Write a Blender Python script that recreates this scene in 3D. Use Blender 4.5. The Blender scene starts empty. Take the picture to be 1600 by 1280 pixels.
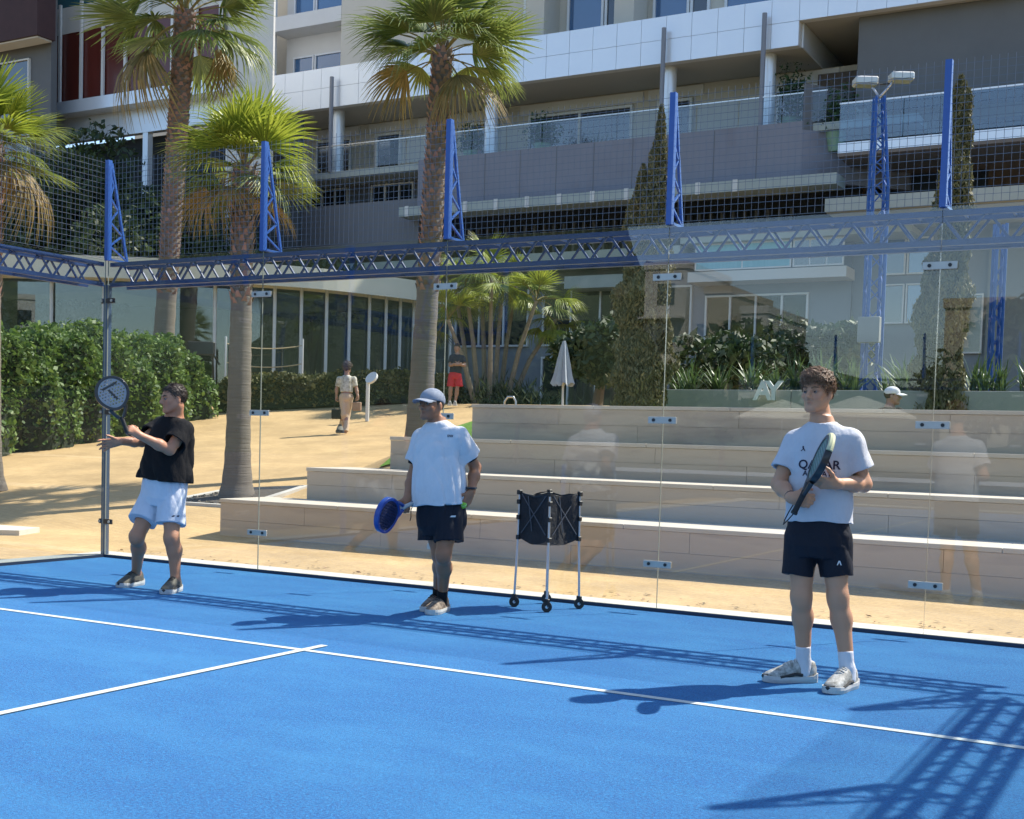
import bpy, bmesh, math, random
import numpy as np
from mathutils import Vector, Matrix
random.seed(7); RNG = np.random.default_rng(7)
sc = bpy.context.scene
R = math.radians
# ---------------------------------------------------------------- camera
CP = np.array([9.6603, -8.8863, 1.2899]); YAW, PITCH, ROLL, FPX, PPY = -0.5095, -0.0513, 0.0286, 1937.0874, 788.16
_f = np.array([math.sin(YAW)*math.cos(PITCH), math.cos(YAW)*math.cos(PITCH), math.sin(PITCH)])
_r0 = np.array([math.cos(YAW), -math.sin(YAW), 0.0]); _u0 = np.cross(_r0, _f)
_r = _r0*math.cos(ROLL)+_u0*math.sin(ROLL); _u = -_r0*math.sin(ROLL)+_u0*math.cos(ROLL)
cam = bpy.data.cameras.new('camera'); cam_o = bpy.data.objects.new('camera', cam); sc.collection.objects.link(cam_o)
cam_o.matrix_world = Matrix([[_r[i], _u[i], -_f[i], CP[i]] for i in range(3)]+[[0, 0, 0, 1]])
cam.sensor_width = 36; cam.lens = 36*FPX/1600; cam.shift_y = (PPY-640)/1600; cam.clip_start = .05; cam.clip_end = 3000
sc.camera = cam_o
# ---------------------------------------------------------------- light
SUN = np.array([.46, .68, 1.0]); SUN = SUN/np.linalg.norm(SUN)
world = bpy.data.worlds.new('World'); sc.world = world; world.use_nodes = True
wn = world.node_tree.nodes; bgn = wn['Background']
sky = wn.new('ShaderNodeTexSky'); sky.sky_type = 'NISHITA'; sky.sun_disc = False
sky.sun_elevation = math.asin(SUN[2]); sky.sun_rotation = math.atan2(SUN[0], SUN[1]); sky.air_density = 1.0; sky.dust_density = .6; sky.ozone_density = 2.0
world.node_tree.links.new(sky.outputs[0], bgn.inputs[0]); bgn.inputs[1].default_value = .15
sl = bpy.data.lights.new('sun', 'SUN'); sl.energy = 4.5; sl.angle = R(.53); sl.color = (1, .93, .82)
so = bpy.data.objects.new('sun', sl); sc.collection.objects.link(so)
so.rotation_euler = Vector(SUN).to_track_quat('Z', 'Y').to_euler(); so.location = (20, 30, 40)
sc.view_settings.view_transform = 'Standard'; sc.view_settings.look = 'None'; sc.view_settings.exposure = .90; sc.view_settings.gamma = 1
sc.view_settings.use_curve_mapping = False
sc.render.engine = 'CYCLES'
sc.cycles.max_bounces = 7; sc.cycles.transparent_max_bounces = 24; sc.cycles.diffuse_bounces = 3; sc.cycles.glossy_bounces = 4; sc.cycles.transmission_bounces = 4
sc.cycles.use_denoising = True; sc.cycles.caustics_reflective = False; sc.cycles.caustics_refractive = False; sc.cycles.sample_clamp_indirect = 6
# ---------------------------------------------------------------- pixel -> point helpers (photograph's pixels, a chosen real distance)
def ray(x, y): return _f+_r*(x-800)/FPX+_u*(PPY-y)/FPX
def at(x, y, t): return CP+t*ray(x, y)
def aty(x, y, Y):
    d = ray(x, y); return CP+d*(Y-CP[1])/d[1]
def atz(x, y, z=0):
    d = ray(x, y); return CP+d*(z-CP[2])/d[2]
def depth(P): return float((np.array(P, float)-CP)@_f)
# ---------------------------------------------------------------- objects
def link(o, parent=None):
    sc.collection.objects.link(o)
    if parent is not None: o.parent = parent
    return o
def tag(o, label=None, cat=None, group=None, kind=None):
    for k, v in (('label', label), ('category', cat), ('group', group), ('kind', kind)):
        if v: o[k] = v
    return o
def empty(name, loc=(0, 0, 0), rz=0, label=None, cat=None, group=None):
    o = bpy.data.objects.new(name, None); o.location = loc; o.rotation_euler = (0, 0, rz); o.empty_display_size = .2
    return tag(link(o), label, cat, group)
def meshobj(name, me, mats, parent=None, smooth=False):
    o = bpy.data.objects.new(name, me)
    for m in (mats if isinstance(mats, (list, tuple)) else [mats]):
        if m is not None: me.materials.append(m)
    if smooth: me.shade_smooth()
    return link(o, parent)
def fastmesh(name, V, F):
    """F: (n,3|4) int array"""
    V = np.ascontiguousarray(V, np.float32); F = np.ascontiguousarray(F, np.int32); k = F.shape[1]
    me = bpy.data.meshes.new(name); me.vertices.add(len(V)); me.vertices.foreach_set('co', V.ravel())
    me.loops.add(F.size); me.loops.foreach_set('vertex_index', F.ravel())
    me.polygons.add(len(F)); me.polygons.foreach_set('loop_start', np.arange(0, F.size, k, dtype=np.int32))
    me.update(calc_edges=True); return me
def basis(d, up=(0, 0, 1)):
    d = np.array(d, float); d = d/np.linalg.norm(d); up = np.array(up, float)
    if abs(d@up) > .98: up = np.array([1., 0, 0]) if abs(d[0]) < .9 else np.array([0, 1., 0])
    a = np.cross(up, d); a /= np.linalg.norm(a); return a, np.cross(d, a), d
class MB:
    def __init__(s): s.v = []; s.f = []; s.mi = []; s.cur = 0
    def add(s, V, F):
        n = len(s.v); s.v += [tuple(map(float, p)) for p in V]; s.f += [tuple(int(i)+n for i in f) for f in F]; s.mi += [s.cur]*len(F); return s
    def box(s, a, b):
        (x0, y0, z0), (x1, y1, z1) = a, b
        x0, x1 = min(x0, x1), max(x0, x1); y0, y1 = min(y0, y1), max(y0, y1); z0, z1 = min(z0, z1), max(z0, z1)
        return s.add([(x0, y0, z0), (x1, y0, z0), (x1, y1, z0), (x0, y1, z0), (x0, y0, z1), (x1, y0, z1), (x1, y1, z1), (x0, y1, z1)],
                     [(0, 3, 2, 1), (4, 5, 6, 7), (0, 1, 5, 4), (1, 2, 6, 5), (2, 3, 7, 6), (3, 0, 4, 7)])
    def bar(s, p, q, w, h=None, up=(0, 0, 1)):
        h = h or w; p = np.array(p, float); q = np.array(q, float); a, b, d = basis(q-p, up)
        V = [c+a*i*w/2+b*j*h/2 for c in (p, q) for i, j in ((-1, -1), (1, -1), (1, 1), (-1, 1))]
        return s.add(V, [(3, 2, 1, 0), (4, 5, 6, 7), (0, 1, 5, 4), (1, 2, 6, 5), (2, 3, 7, 6), (3, 0, 4, 7)])
    def tube(s, pts, r, n=8, cap=True):
        pts = [np.array(p, float) for p in pts]; m = len(pts); r = list(r) if hasattr(r, '__len__') else [r]*m
        V = []; a0 = None
        for i, p in enumerate(pts):
            d = pts[min(i+1, m-1)]-pts[max(i-1, 0)]
            if a0 is None: a, b, d = basis(d)
            else:
                d = d/np.linalg.norm(d); a = a0-d*(a0@d); a /= np.linalg.norm(a); b = np.cross(d, a)
            a0 = a
            V += [p+r[i]*(a*math.cos(2*math.pi*k/n)+b*math.sin(2*math.pi*k/n)) for k in range(n)]
        F = [(i*n+k, i*n+(k+1) % n, (i+1)*n+(k+1) % n, (i+1)*n+k) for i in range(m-1) for k in range(n)]
        if cap: F += [tuple(range(n))[::-1], tuple((m-1)*n+k for k in range(n))]
        return s.add(V, F)
    def lathe(s, prof, c=(0, 0, 0), n=16):
        V = [(c[0]+r*math.cos(2*math.pi*k/n), c[1]+r*math.sin(2*math.pi*k/n), c[2]+z) for r, z in prof for k in range(n)]; m = len(prof)
        F = [(i*n+k, i*n+(k+1) % n, (i+1)*n+(k+1) % n, (i+1)*n+k) for i in range(m-1) for k in range(n)]
        F += [tuple(range(n))[::-1], tuple((m-1)*n+k for k in range(n))]
        return s.add(V, F)
    def prism(s, poly, z0, z1):
        n = len(poly); V = [(x, y, z0) for x, y in poly]+[(x, y, z1) for x, y in poly]
        return s.add(V, [tuple(range(n))[::-1], tuple(range(n, 2*n))]+[(i, (i+1) % n, n+(i+1) % n, n+i) for i in range(n)])
    def mesh(s, name='m'):
        me = bpy.data.meshes.new(name); me.from_pydata(s.v, [], s.f)
        if any(s.mi): me.polygons.foreach_set('material_index', s.mi)
        me.update(); return me
    def build(s, name, mats, parent=None, smooth=False, bevel=0):
        me = s.mesh(name)
        if bevel:
            bm = bmesh.new(); bm.from_mesh(me); bmesh.ops.bevel(bm, geom=list(bm.edges), offset=bevel, segments=1, affect='EDGES', clamp_overlap=True); bm.to_mesh(me); bm.free()
        o = meshobj(name, me, mats, parent)
        if smooth:
            me.shade_smooth()
            try: me.set_sharp_from_angle(angle=R(40))
            except Exception: pass
        return o
def box(name, a, b, m, parent=None, bevel=0): return MB().box(a, b).build(name, m, parent, bevel=bevel)
def copy_of(o, parent=None, M=None):
    c = o.copy(); sc.collection.objects.link(c); c.parent = parent
    if M is not None: c.matrix_local = M
    return c
# ---------------------------------------------------------------- materials
MATS = {}
def nodes_of(m):
    m.use_nodes = True; nt = m.node_tree; return nt, nt.nodes, nt.links, nt.nodes['Principled BSDF']
def rgb(c): return (c[0], c[1], c[2], 1) if hasattr(c, '__len__') else (c, c, c, 1)
def M(name, c, c2=None, scale=6., rough=.7, metal=0, bump=0, bscale=None, bdist=.01, spec=.5, island=0, trans=0, stretch=None, detail=4, c3=None, scale3=.6, f3=.5, coat=0, contrast=1.6, attr=None):
    if name in MATS: return MATS[name]
    m = bpy.data.materials.new(name); MATS[name] = m; nt, N, L, B = nodes_of(m)
    B.inputs['Roughness'].default_value = rough; B.inputs['Metallic'].default_value = metal; B.inputs['Specular IOR Level'].default_value = spec
    if coat: B.inputs['Coat Weight'].default_value = coat; B.inputs['Coat Roughness'].default_value = .08
    tc = N.new('ShaderNodeTexCoord'); vec = tc.outputs['Object']
    if stretch:
        mp = N.new('ShaderNodeMapping'); mp.inputs['Scale'].default_value = stretch; L.new(vec, mp.inputs[0]); vec = mp.outputs[0]
    col = None
    if attr:
        an = N.new('ShaderNodeAttribute'); an.attribute_name = attr; col = an.outputs['Color']
    def noise(sc_, det=detail):
        n = N.new('ShaderNodeTexNoise'); n.inputs['Scale'].default_value = sc_; n.inputs['Detail'].default_value = det; n.inputs['Roughness'].default_value = .62
        L.new(vec, n.inputs['Vector']); return n.outputs['Fac']
    def mixc(fac, a, b, lo=None, hi=None):
        mr = N.new('ShaderNodeMapRange'); mr.inputs[1].default_value = .5-.5/contrast if lo is None else lo; mr.inputs[2].default_value = .5+.5/contrast if hi is None else hi
        L.new(fac, mr.inputs[0]); mx = N.new('ShaderNodeMix'); mx.data_type = 'RGBA'; L.new(mr.outputs[0], mx.inputs[0])
        for s_, i in ((a, 6), (b, 7)):
            if hasattr(s_, 'is_linked') or hasattr(s_, 'links'): L.new(s_, mx.inputs[i])
            else: mx.inputs[i].default_value = rgb(s_)
        return mx.outputs[2]
    if c2 is not None: col = mixc(noise(scale), c if col is None else col, c2)
    if c3 is not None: col = mixc(noise(scale3, 3), col if col is not None else c, c3, f3, f3+.25)
    if island:
        g = N.new('ShaderNodeNewGeometry'); hs = N.new('ShaderNodeHueSaturation')
        mr = N.new('ShaderNodeMapRange'); mr.inputs[3].default_value = 1-island; mr.inputs[4].default_value = 1+island; L.new(g.outputs['Random Per Island'], mr.inputs[0]); L.new(mr.outputs[0], hs.inputs['Value'])
        mr2 = N.new('ShaderNodeMapRange'); mr2.inputs[3].default_value = .5+.05*island; mr2.inputs[4].default_value = .5-.05*island; L.new(g.outputs['Random Per Island'], mr2.inputs[0]); L.new(mr2.outputs[0], hs.inputs['Hue'])
        if col is None: hs.inputs['Color'].default_value = rgb(c)
        else: L.new(col, hs.inputs['Color'])
        col = hs.outputs[0]
    if col is None: B.inputs['Base Color'].default_value = rgb(c)
    else: L.new(col, B.inputs['Base Color'])
    if bump:
        bn = N.new('ShaderNodeBump'); bn.inputs['Strength'].default_value = bump; bn.inputs['Distance'].default_value = bdist
        L.new(noise(bscale or scale*3, 6), bn.inputs['Height']); L.new(bn.outputs[0], B.inputs['Normal'])
    if trans:
        t = N.new('ShaderNodeBsdfTranslucent'); mx = N.new('ShaderNodeMixShader'); mx.inputs[0].default_value = trans
        if col is None: t.inputs[0].default_value = rgb(c)
        else: L.new(col, t.inputs[0])
        L.new(B.outputs[0], mx.inputs[1]); L.new(t.outputs[0], mx.inputs[2]); L.new(mx.outputs[0], N['Material Output'].inputs[0])
    return m
def glass(name, tint=(.93, .97, .95), f0=.045, rough=0.0, boost=1.):
    """clear pane: Schlick reflection over plain transmission"""
    if name in MATS: return MATS[name]
    m = bpy.data.materials.new(name); MATS[name] = m; nt, N, L, B = nodes_of(m); N.remove(B)
    g = N.new('ShaderNodeNewGeometry'); d = N.new('ShaderNodeVectorMath'); d.operation = 'DOT_PRODUCT'; L.new(g.outputs['Normal'], d.inputs[0]); L.new(g.outputs['Incoming'], d.inputs[1])
    def mth(op, a, b=None):
        n = N.new('ShaderNodeMath'); n.operation = op
        for i, s_ in enumerate((a, b)):
            if s_ is None: continue
            if isinstance(s_, (int, float)): n.inputs[i].default_value = s_
            else: L.new(s_, n.inputs[i])
        return n.outputs[0]
    f = mth('POWER', mth('SUBTRACT', 1., mth('ABSOLUTE', d.outputs['Value'])), 5.)
    f = mth('MULTIPLY', mth('ADD', mth('MULTIPLY', f, 1-f0), f0), boost)
    tr = N.new('ShaderNodeBsdfTransparent'); tr.inputs[0].default_value = rgb(tint); gl = N.new('ShaderNodeBsdfGlossy'); gl.inputs['Roughness'].default_value = rough
    mx = N.new('ShaderNodeMixShader'); L.new(f, mx.inputs[0]); L.new(tr.outputs[0], mx.inputs[1]); L.new(gl.outputs[0], mx.inputs[2]); L.new(mx.outputs[0], N['Material Output'].inputs[0])
    return m
def text_mesh(body, size, extrude=.0, bold=0):
    cu = bpy.data.curves.new('txt', 'FONT'); cu.body = body; cu.size = size; cu.extrude = extrude; cu.align_x = 'CENTER'; cu.align_y = 'CENTER'; cu.offset = bold; cu.resolution_u = 3
    o = bpy.data.objects.new('txt', cu); sc.collection.objects.link(o); dg = bpy.context.evaluated_depsgraph_get(); dg.update()
    me = bpy.data.meshes.new_from_object(o.evaluated_get(dg)); bpy.data.objects.remove(o); return me
# ================================================================ ground
def sstep(a, b, x):
    t = np.clip((x-a)/(b-a), 0, 1); return t*t*(3-2*t)
def ground_z(X, Y):
    X = np.asarray(X, float); Y = np.asarray(Y, float)
    ramp = .11*np.clip(Y-2.2, 0, 12.2)+.165*np.clip(Y-14.4, 0, 5.6)
    plat = np.maximum(1.70-.42*sstep(6.0, 6.7, Y)*(1-sstep(10.5, 13, Y))*sstep(1.5, 3.5, X), ramp)
    w = sstep(-3.2, .9, X)*sstep(4.6, 7.2, Y)
    return ramp*(1-w)+plat*w-.012
def sheet(name, X, Y, zf, m, kind='structure'):
    gx, gy = np.meshgrid(X, Y, indexing='ij'); gz = zf(gx, gy); nx, ny = gx.shape
    V = np.stack([gx, gy, gz], -1).reshape(-1, 3); i = np.arange(nx*ny).reshape(nx, ny)
    F = np.stack([i[:-1, :-1], i[1:, :-1], i[1:, 1:], i[:-1, 1:]], -1).reshape(-1, 4)
    o = meshobj(name, fastmesh(name, V, F), m, None, smooth=True); return tag(o, kind=kind)
def paving_mat():
    m = bpy.data.materials.new('sand_paving'); MATS['sand_paving'] = m; nt, N, L, B = nodes_of(m)
    tc = N.new('ShaderNodeTexCoord'); mp = N.new('ShaderNodeMapping'); mp.inputs['Rotation'].default_value = (0, 0, R(18)); L.new(tc.outputs['Object'], mp.inputs[0])
    br = N.new('ShaderNodeTexBrick'); br.inputs['Scale'].default_value = 1; br.inputs['Brick Width'].default_value = .2; br.inputs['Row Height'].default_value = .1; br.inputs['Mortar Size'].default_value = .004; br.inputs['Mortar Smooth'].default_value = .4
    br.inputs['Color1'].default_value = (.535, .37, .185, 1); br.inputs['Color2'].default_value = (.485, .33, .16, 1); br.inputs['Mortar'].default_value = (.39, .27, .14, 1); L.new(mp.outputs[0], br.inputs[0])
    n = N.new('ShaderNodeTexNoise'); n.inputs['Scale'].default_value = .9; n.inputs['Detail'].default_value = 7; L.new(tc.outputs['Object'], n.inputs[0])
    mr = N.new('ShaderNodeMapRange'); mr.inputs[1].default_value = .3; mr.inputs[2].default_value = .72; mr.inputs[3].default_value = .80; mr.inputs[4].default_value = 1.16; L.new(n.outputs[0], mr.inputs[0])
    n2 = N.new('ShaderNodeTexNoise'); n2.inputs['Scale'].default_value = 38; n2.inputs['Detail'].default_value = 3; L.new(tc.outputs['Object'], n2.inputs[0])
    mr2 = N.new('ShaderNodeMapRange'); mr2.inputs[1].default_value = .3; mr2.inputs[2].default_value = .7; mr2.inputs[3].default_value = .88; mr2.inputs[4].default_value = 1.1; L.new(n2.outputs[0], mr2.inputs[0])
    ml = N.new('ShaderNodeMath'); ml.operation = 'MULTIPLY'; L.new(mr.outputs[0], ml.inputs[0]); L.new(mr2.outputs[0], ml.inputs[1])
    hs = N.new('ShaderNodeHueSaturation'); L.new(br.outputs[0], hs.inputs['Color']); L.new(ml.outputs[0], hs.inputs['Value']); L.new(hs.outputs[0], B.inputs['Base Color'])
    bp = N.new('ShaderNodeBump'); bp.inputs['Strength'].default_value = .5; bp.inputs['Distance'].default_value = .004; iv = N.new('ShaderNodeMath'); iv.operation = 'SUBTRACT'; iv.inputs[0].default_value = 1; L.new(br.outputs['Fac'], iv.inputs[1]); L.new(iv.outputs[0], bp.inputs['Height']); L.new(bp.outputs[0], B.inputs['Normal'])
    B.inputs['Roughness'].default_value = .85; B.inputs['Specular IOR Level'].default_value = .3
    return m
PAVE = paving_mat()
gxs = np.concatenate([[-1500, -300, -90, -60], np.arange(-44, 20.1, .4), [24, 30, 45, 80, 300, 1500]])
gys = np.concatenate([[-1500, -300, -120, -60, -40, -30, -21], np.arange(-20, 2, 2.), np.arange(2, 22, .2), [24, 28, 34, 45, 80, 300, 1500]])
sheet('ground', gxs, gys, ground_z, PAVE)
# lawn behind the seating steps
LAWN = M('lawn_grass', (.10, .24, .025), (.20, .36, .05), scale=9, rough=.9, bump=.8, bscale=60, bdist=.03)
sheet('lawn', np.concatenate([np.arange(-.9, 1.2, .25), np.arange(1.5, 20, .8)]), np.arange(6.0, 13.1, .3), lambda x, y: ground_z(x, y)+.025, LAWN)
# ---------------------------------------------------------------- court turf and lines
def turf_mat():
    m = bpy.data.materials.new('blue_turf'); MATS['blue_turf'] = m; nt, N, L, B = nodes_of(m); tc = N.new('ShaderNodeTexCoord')
    def noise(s, d, st=None):
        n = N.new('ShaderNodeTexNoise'); n.inputs['Scale'].default_value = s; n.inputs['Detail'].default_value = d; n.inputs['Roughness'].default_value = .74
        if st: mp = N.new('ShaderNodeMapping'); mp.inputs['Scale'].default_value = st; L.new(tc.outputs['Object'], mp.inputs[0]); L.new(mp.outputs[0], n.inputs[0])
        else: L.new(tc.outputs['Object'], n.inputs[0])
        return n.outputs[0]
    def rng(s, a, b, c, d):
        r = N.new('ShaderNodeMapRange'); L.new(s, r.inputs[0])
        for i, v in enumerate((a, b, c, d)): r.inputs[i+1].default_value = v
        return r.outputs[0]
    def mix(f, a, b):
        x = N.new('ShaderNodeMix'); x.data_type = 'RGBA'; L.new(f, x.inputs[0])
        for s, i in ((a, 6), (b, 7)):
            if isinstance(s, tuple): x.inputs[i].default_value = rgb(s)
            else: L.new(s, x.inputs[i])
        return x.outputs[2]
    fib = rng(noise(80, 5), .40, .60, 0, 1)
    c = mix(fib, (.0015, .065, .24), (.004, .19, .47))
    c = mix(rng(noise(210, 3), .56, .66, 0, .85), c, (.06, .36, .70))
    c = mix(rng(noise(130, 4), .60, .70, 0, .75), c, (.001, .035, .15))
    c = mix(rng(noise(38, 6), .56, .70, 0, .8), c, (.035, .32, .66)); c = mix(rng(noise(47, 6), .56, .66, 0, .8), c, (.001, .04, .17))
    sand = rng(noise(1.3, 7, (.55, 1.3, 1)), .44, .74, 0, .5); c = mix(sand, c, (.045, .28, .54))
    c = mix(rng(noise(6, 6), .52, .78, 0, .35), c, (.003, .085, .36))
    L.new(c, B.inputs['Base Color']); B.inputs['Roughness'].default_value = .85; B.inputs['Specular IOR Level'].default_value = .25
    B.inputs['Sheen Weight'].default_value = .25; B.inputs['Sheen Roughness'].default_value = .5; B.inputs['Sheen Tint'].default_value = (.5, .7, 1, 1)
    bp = N.new('ShaderNodeBump'); bp.inputs['Strength'].default_value = .9; bp.inputs['Distance'].default_value = .012; L.new(noise(170, 4), bp.inputs['Height']); L.new(bp.outputs[0], B.inputs['Normal'])
    return m
TURF = turf_mat()
sheet('court_turf', np.array([.0, 10.]), np.array([-20., 0.]), lambda x, y: 0*x, TURF)
LINE = M('line_paint', (.66, .67, .56), (.42, .50, .56), scale=42, rough=.85, bump=.6, bscale=170, contrast=1.3)
def line(a, b, w=.05, z=.004):
    o = MB().bar((a[0], a[1], z-.001), (b[0], b[1], z-.001), w, .002).build('court_line', LINE); return tag(o, kind='structure')
line((0.02, -3.05), (9.98, -3.05)); line((5, -10), (5, -2.85), z=.007); line((.02, -16.95), (9.98, -16.95)); line((5, -17.15), (5, -10.02), z=.007)
# kerb round the court
KERB = M('pale_concrete', (.50, .47, .42), (.60, .57, .52), scale=4, rough=.85, bump=.3, bscale=40, c3=(.36, .33, .29), scale3=2.2, f3=.56)
for nm, a, b in (('kerb_back', (-.28, .02, -.1), (10.28, .30, .025)), ('kerb_left', (-.28, -20, -.1), (-.02, .018, .025)), ('kerb_right', (10.02, -20, -.1), (10.28, .018, .025)), ('kerb_front', (-.28, -20.3, -.1), (10.28, -20.02, .05))):
    tag(box(nm, a, b, KERB, bevel=.008), kind='structure')
# ================================================================ court enclosure
BLUE = M('blue_steel', (.010, .075, .30), (.014, .095, .36), scale=8, rough=.4, coat=.25)
DARKB = M('dark_blue_steel', (.010, .045, .17), (.014, .06, .22), scale=8, rough=.45)
GALV = M('galvanised_wire', (.14, .165, .21), rough=.45, metal=.35)
STEEL = M('brushed_steel', (.62, .62, .60), (.5, .5, .5), scale=20, rough=.3, metal=.85)
CGLASS = glass('court_glass', (.955, .975, .965), .05)
EDGE = M('glass_edge', (.28, .30, .26), rough=.25)
BOLT = M('black_bolt', (.02, .02, .022), rough=.5)
WHITEP = M('white_plate', (.56, .54, .48), (.48, .46, .42), scale=12, rough=.35, metal=.2)
def truss_on(mb, P, U, O, length, z0=2.73, z1=2.955, w=.22, step=.31):
    """box truss from P along U, outward O"""
    P = np.array(P, float); U = np.array(U, float); O = np.array(O, float)
    def pt(s, o, z): return P+U*s+O*o+np.array([0, 0, z])
    for o in (.05, .05+w):
        for z in (z0, z1-.025): mb.bar(pt(0, o, z), pt(length, o, z), .04)
    n = max(1, int(round(length/step))); st = length/n
    for i in range(n):
        a, b = i*st, (i+.5)*st; c = (i+1)*st
        for o in (.05, .05+w): mb.bar(pt(a, o, z0), pt(b, o, z1-.02), .016); mb.bar(pt(b, o, z1-.02), pt(c, o, z0), .016)
        mb.bar(pt(a, .05, z0), pt(c, .05+w, z0), .014); mb.bar(pt(a, .05, z1-.025), pt(a, .05+w, z1-.025), .016)
def wire_panel(U, length, z0, z1, P, sp=.052, r=.0019, spikes=True):
    P = np.array(P, float); U = np.array(U, float); mb = MB(); n = int(round(length/sp))
    for i in range(n+1):
        p = P+U*(length*i/n); mb.tube([p+(0, 0, z0), p+(0, 0, z1+(.035 if spikes else 0))], r, 3, False)
    k = int(round((z1-z0)/sp))
    for i in range(k+1):
        z = z0+(z1-z0)*i/k; mb.tube([P+(0, 0, z), P+U*length+(0, 0, z)], r, 3, False)
    return mb
def buttress(P, O, name='buttress_post', z0=2.965, z1=3.955, w=.25):
    P = np.array(P, float); O = np.array(O, float); mb = MB(); a = P+(0, 0, z0); b = P+(0, 0, z1)
    mb.bar(a, b, .05, .045); t = a+O*w; mb.bar(t+(0, 0, .02), b+O*.035-(0, 0, .02), .022); mb.bar(a+O*.02+(0, 0, .012), t+O*.02+(0, 0, .012), .05, .02)
    n = 7; zs = np.linspace(z0+.03, z1-.12, n+1)
    for i in range(n):
        wa = w*(1-(zs[i]-z0)/(z1-z0)); wb = w*(1-(zs[i+1]-z0)/(z1-z0))
        p, q = (P+O*wa, P+O*.02) if i % 2 == 0 else (P+O*.02, P+O*wb)
        if i % 2 == 0: mb.bar(p+(0, 0, zs[i]), q+(0, 0, zs[i+1]), .016)
        else: mb.bar(P+O*.02+(0, 0, zs[i]), P+O*wb+(0, 0, zs[i+1]), .016)
    return mb
def clamp(name, P, U, O, z, parent, dark=False):
    P = np.array(P, float); U = np.array(U, float); O = np.array(O, float); c = P-O*.012+np.array([0, 0, z])
    p = MB().bar(c-U*.115, c+U*.115, .014, .052).build(name, BOLT if dark else WHITEP, parent, bevel=.003)
    for s in (-1, 1):
        d = c+U*.068*s; MB().tube([d-O*.004, d-O*.014], .013, 10).build('bolt', WHITEP if dark else BOLT, p)
    return p
def enclosure(name, label, P, U, O, n, near, zt=2.97, joints=True, mesh_from=None, length=None):
    """glass wall of n two-metre panels from P along U, outward O, fence above; beyond mesh_from metres the infill is wire"""
    root = empty(name, tuple(P), 0, label, 'court wall'); root.location = (0, 0, 0)
    P = np.array(P, float); U = np.array(U, float); O = np.array(O, float); L = length or 2*n
    for i in range(n):
        a = P+U*(2*i+.002); b = P+U*(2*i+1.998); mb = MB(); mb.cur = 0
        lo = np.minimum(np.minimum(a, b), np.minimum(a+O*.012, b+O*.012)); hi = np.maximum(np.maximum(a, b), np.maximum(a+O*.012, b+O*.012))
        mb.box((lo[0], lo[1], .028), (hi[0], hi[1], zt)); o = mb.build('glass_panel', [CGLASS, EDGE], root)
        for p in o.data.polygons:
            if abs(p.normal.dot(Vector(O))) < .5: p.material_index = 1
    mb = MB(); truss_on(mb, P, U, O, L); mb.build('top_truss', DARKB if near == 2 else MATS.get('truss_blue', DARKB), root)
    MB().bar(P+O*.006+(0, 0, .013), P+U*L+O*.006+(0, 0, .013), .03, .026).build('base_rail', M('rail_shadow_dark', (.03, .045, .08), rough=.5, metal=.3), root)  # dark blue imitates the thin shadow line along the wall foot
    k = int(L//2)
    for i in range(k+1):
        if not (i == 0 and near == 3): buttress(P+U*2*i, O).build('buttress_post', BLUE, root)
        box_w = wire_panel(U, 2., 2.99, 3.93, P+U*2*i+O*.03) if i < k else None
        if box_w: tag(box_w.build('wire_mesh', GALV, root), kind='stuff')
        if 0 < i < n or (i == n and joints):
            for z in (.37, 1.48, 2.57): clamp('joint_clamp', P+U*2*i, U, O, z, root)
    if mesh_from is not None:
        m = mesh_from
        while m < L-.1:
            w = min(2., L-m); tag(wire_panel(U, w, .1, 2.72, P+U*m+O*.03, sp=.055, spikes=False).build('wire_mesh', GALV, root), kind='stuff')
            MB().bar(P+U*m+O*.05+(0, 0, .0), P+U*m+O*.05+(0, 0, 2.73), .06).build('fence_post', BLUE, root); m += w
    return root
M('truss_blue', (.010, .035, .12), (.016, .055, .19), scale=8, rough=.42)
bw = enclosure('glass_back_wall', 'long clear glass back wall of the blue padel court under a blue truss', (0, 0, 0), (1, 0, 0), (0, 1, 0), 5, 1)
MB().bar((-.03, .03, 0), (-.03, .03, 2.73), .055, .055).build('corner_post', M('post_grey_blue', (.10, .14, .20), (.07, .13, .26), scale=3, rough=.35, metal=.5), bw)
for z in (.36, 1.46, 2.57):
    c_ = MB(); c_.bar((-.10, .02, z), (.10, .0, z), .02, .05); p_ = c_.build('corner_clamp', BOLT, bw, bevel=.003)
    for s in (-1, 1): MB().tube([(.072*s, -.012+.01*(s < 0), z), (.072*s, -.022+.01*(s < 0), z)], .014, 10).build('bolt', WHITEP, p_)
enclosure('glass_side_wall', 'glass and wire side wall meeting the corner post at the left edge of the picture', (0, -.02, 0), (0, -1, 0), (-1, 0, 0), 2, 3, joints=False, mesh_from=4, length=8)
enclosure('glass_side_wall', 'glass and wire side wall standing to the right of the picture, its truss shadow on the turf', (10, -.02, 0), (0, -1, 0), (1, 0, 0), 2, 1, joints=False, mesh_from=4, length=8)
enclosure('glass_end_wall', 'glass end wall at the opposite end of the court, seen only in reflections', (0, -20, 0), (1, 0, 0), (0, -1, 0), 5, 1)
# net behind the camera (reflected in the glass)
nt_ = empty('court_net', (0, -10, 0), 0, 'black net with white tape across the middle of the court, seen only reflected', 'net')
MB().bar((.1, 0, 0), (.1, 0, .92), .06).build('net_post', BLUE, nt_); MB().bar((9.9, 0, 0), (9.9, 0, .92), .06).build('net_post', BLUE, nt_)
MB().bar((.1, 0, .87), (9.9, 0, .87), .012, .06).build('tape', M('white_tape', (.75, .75, .75), rough=.8), nt_)
nm_ = wire_panel((1, 0, 0), 9.8, .05, .84, (.1, 0, 0), sp=.05, r=.0018, spikes=False); tag(nm_.build('netting', M('net_black', (.01, .01, .012)), nt_), kind='stuff')
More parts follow.
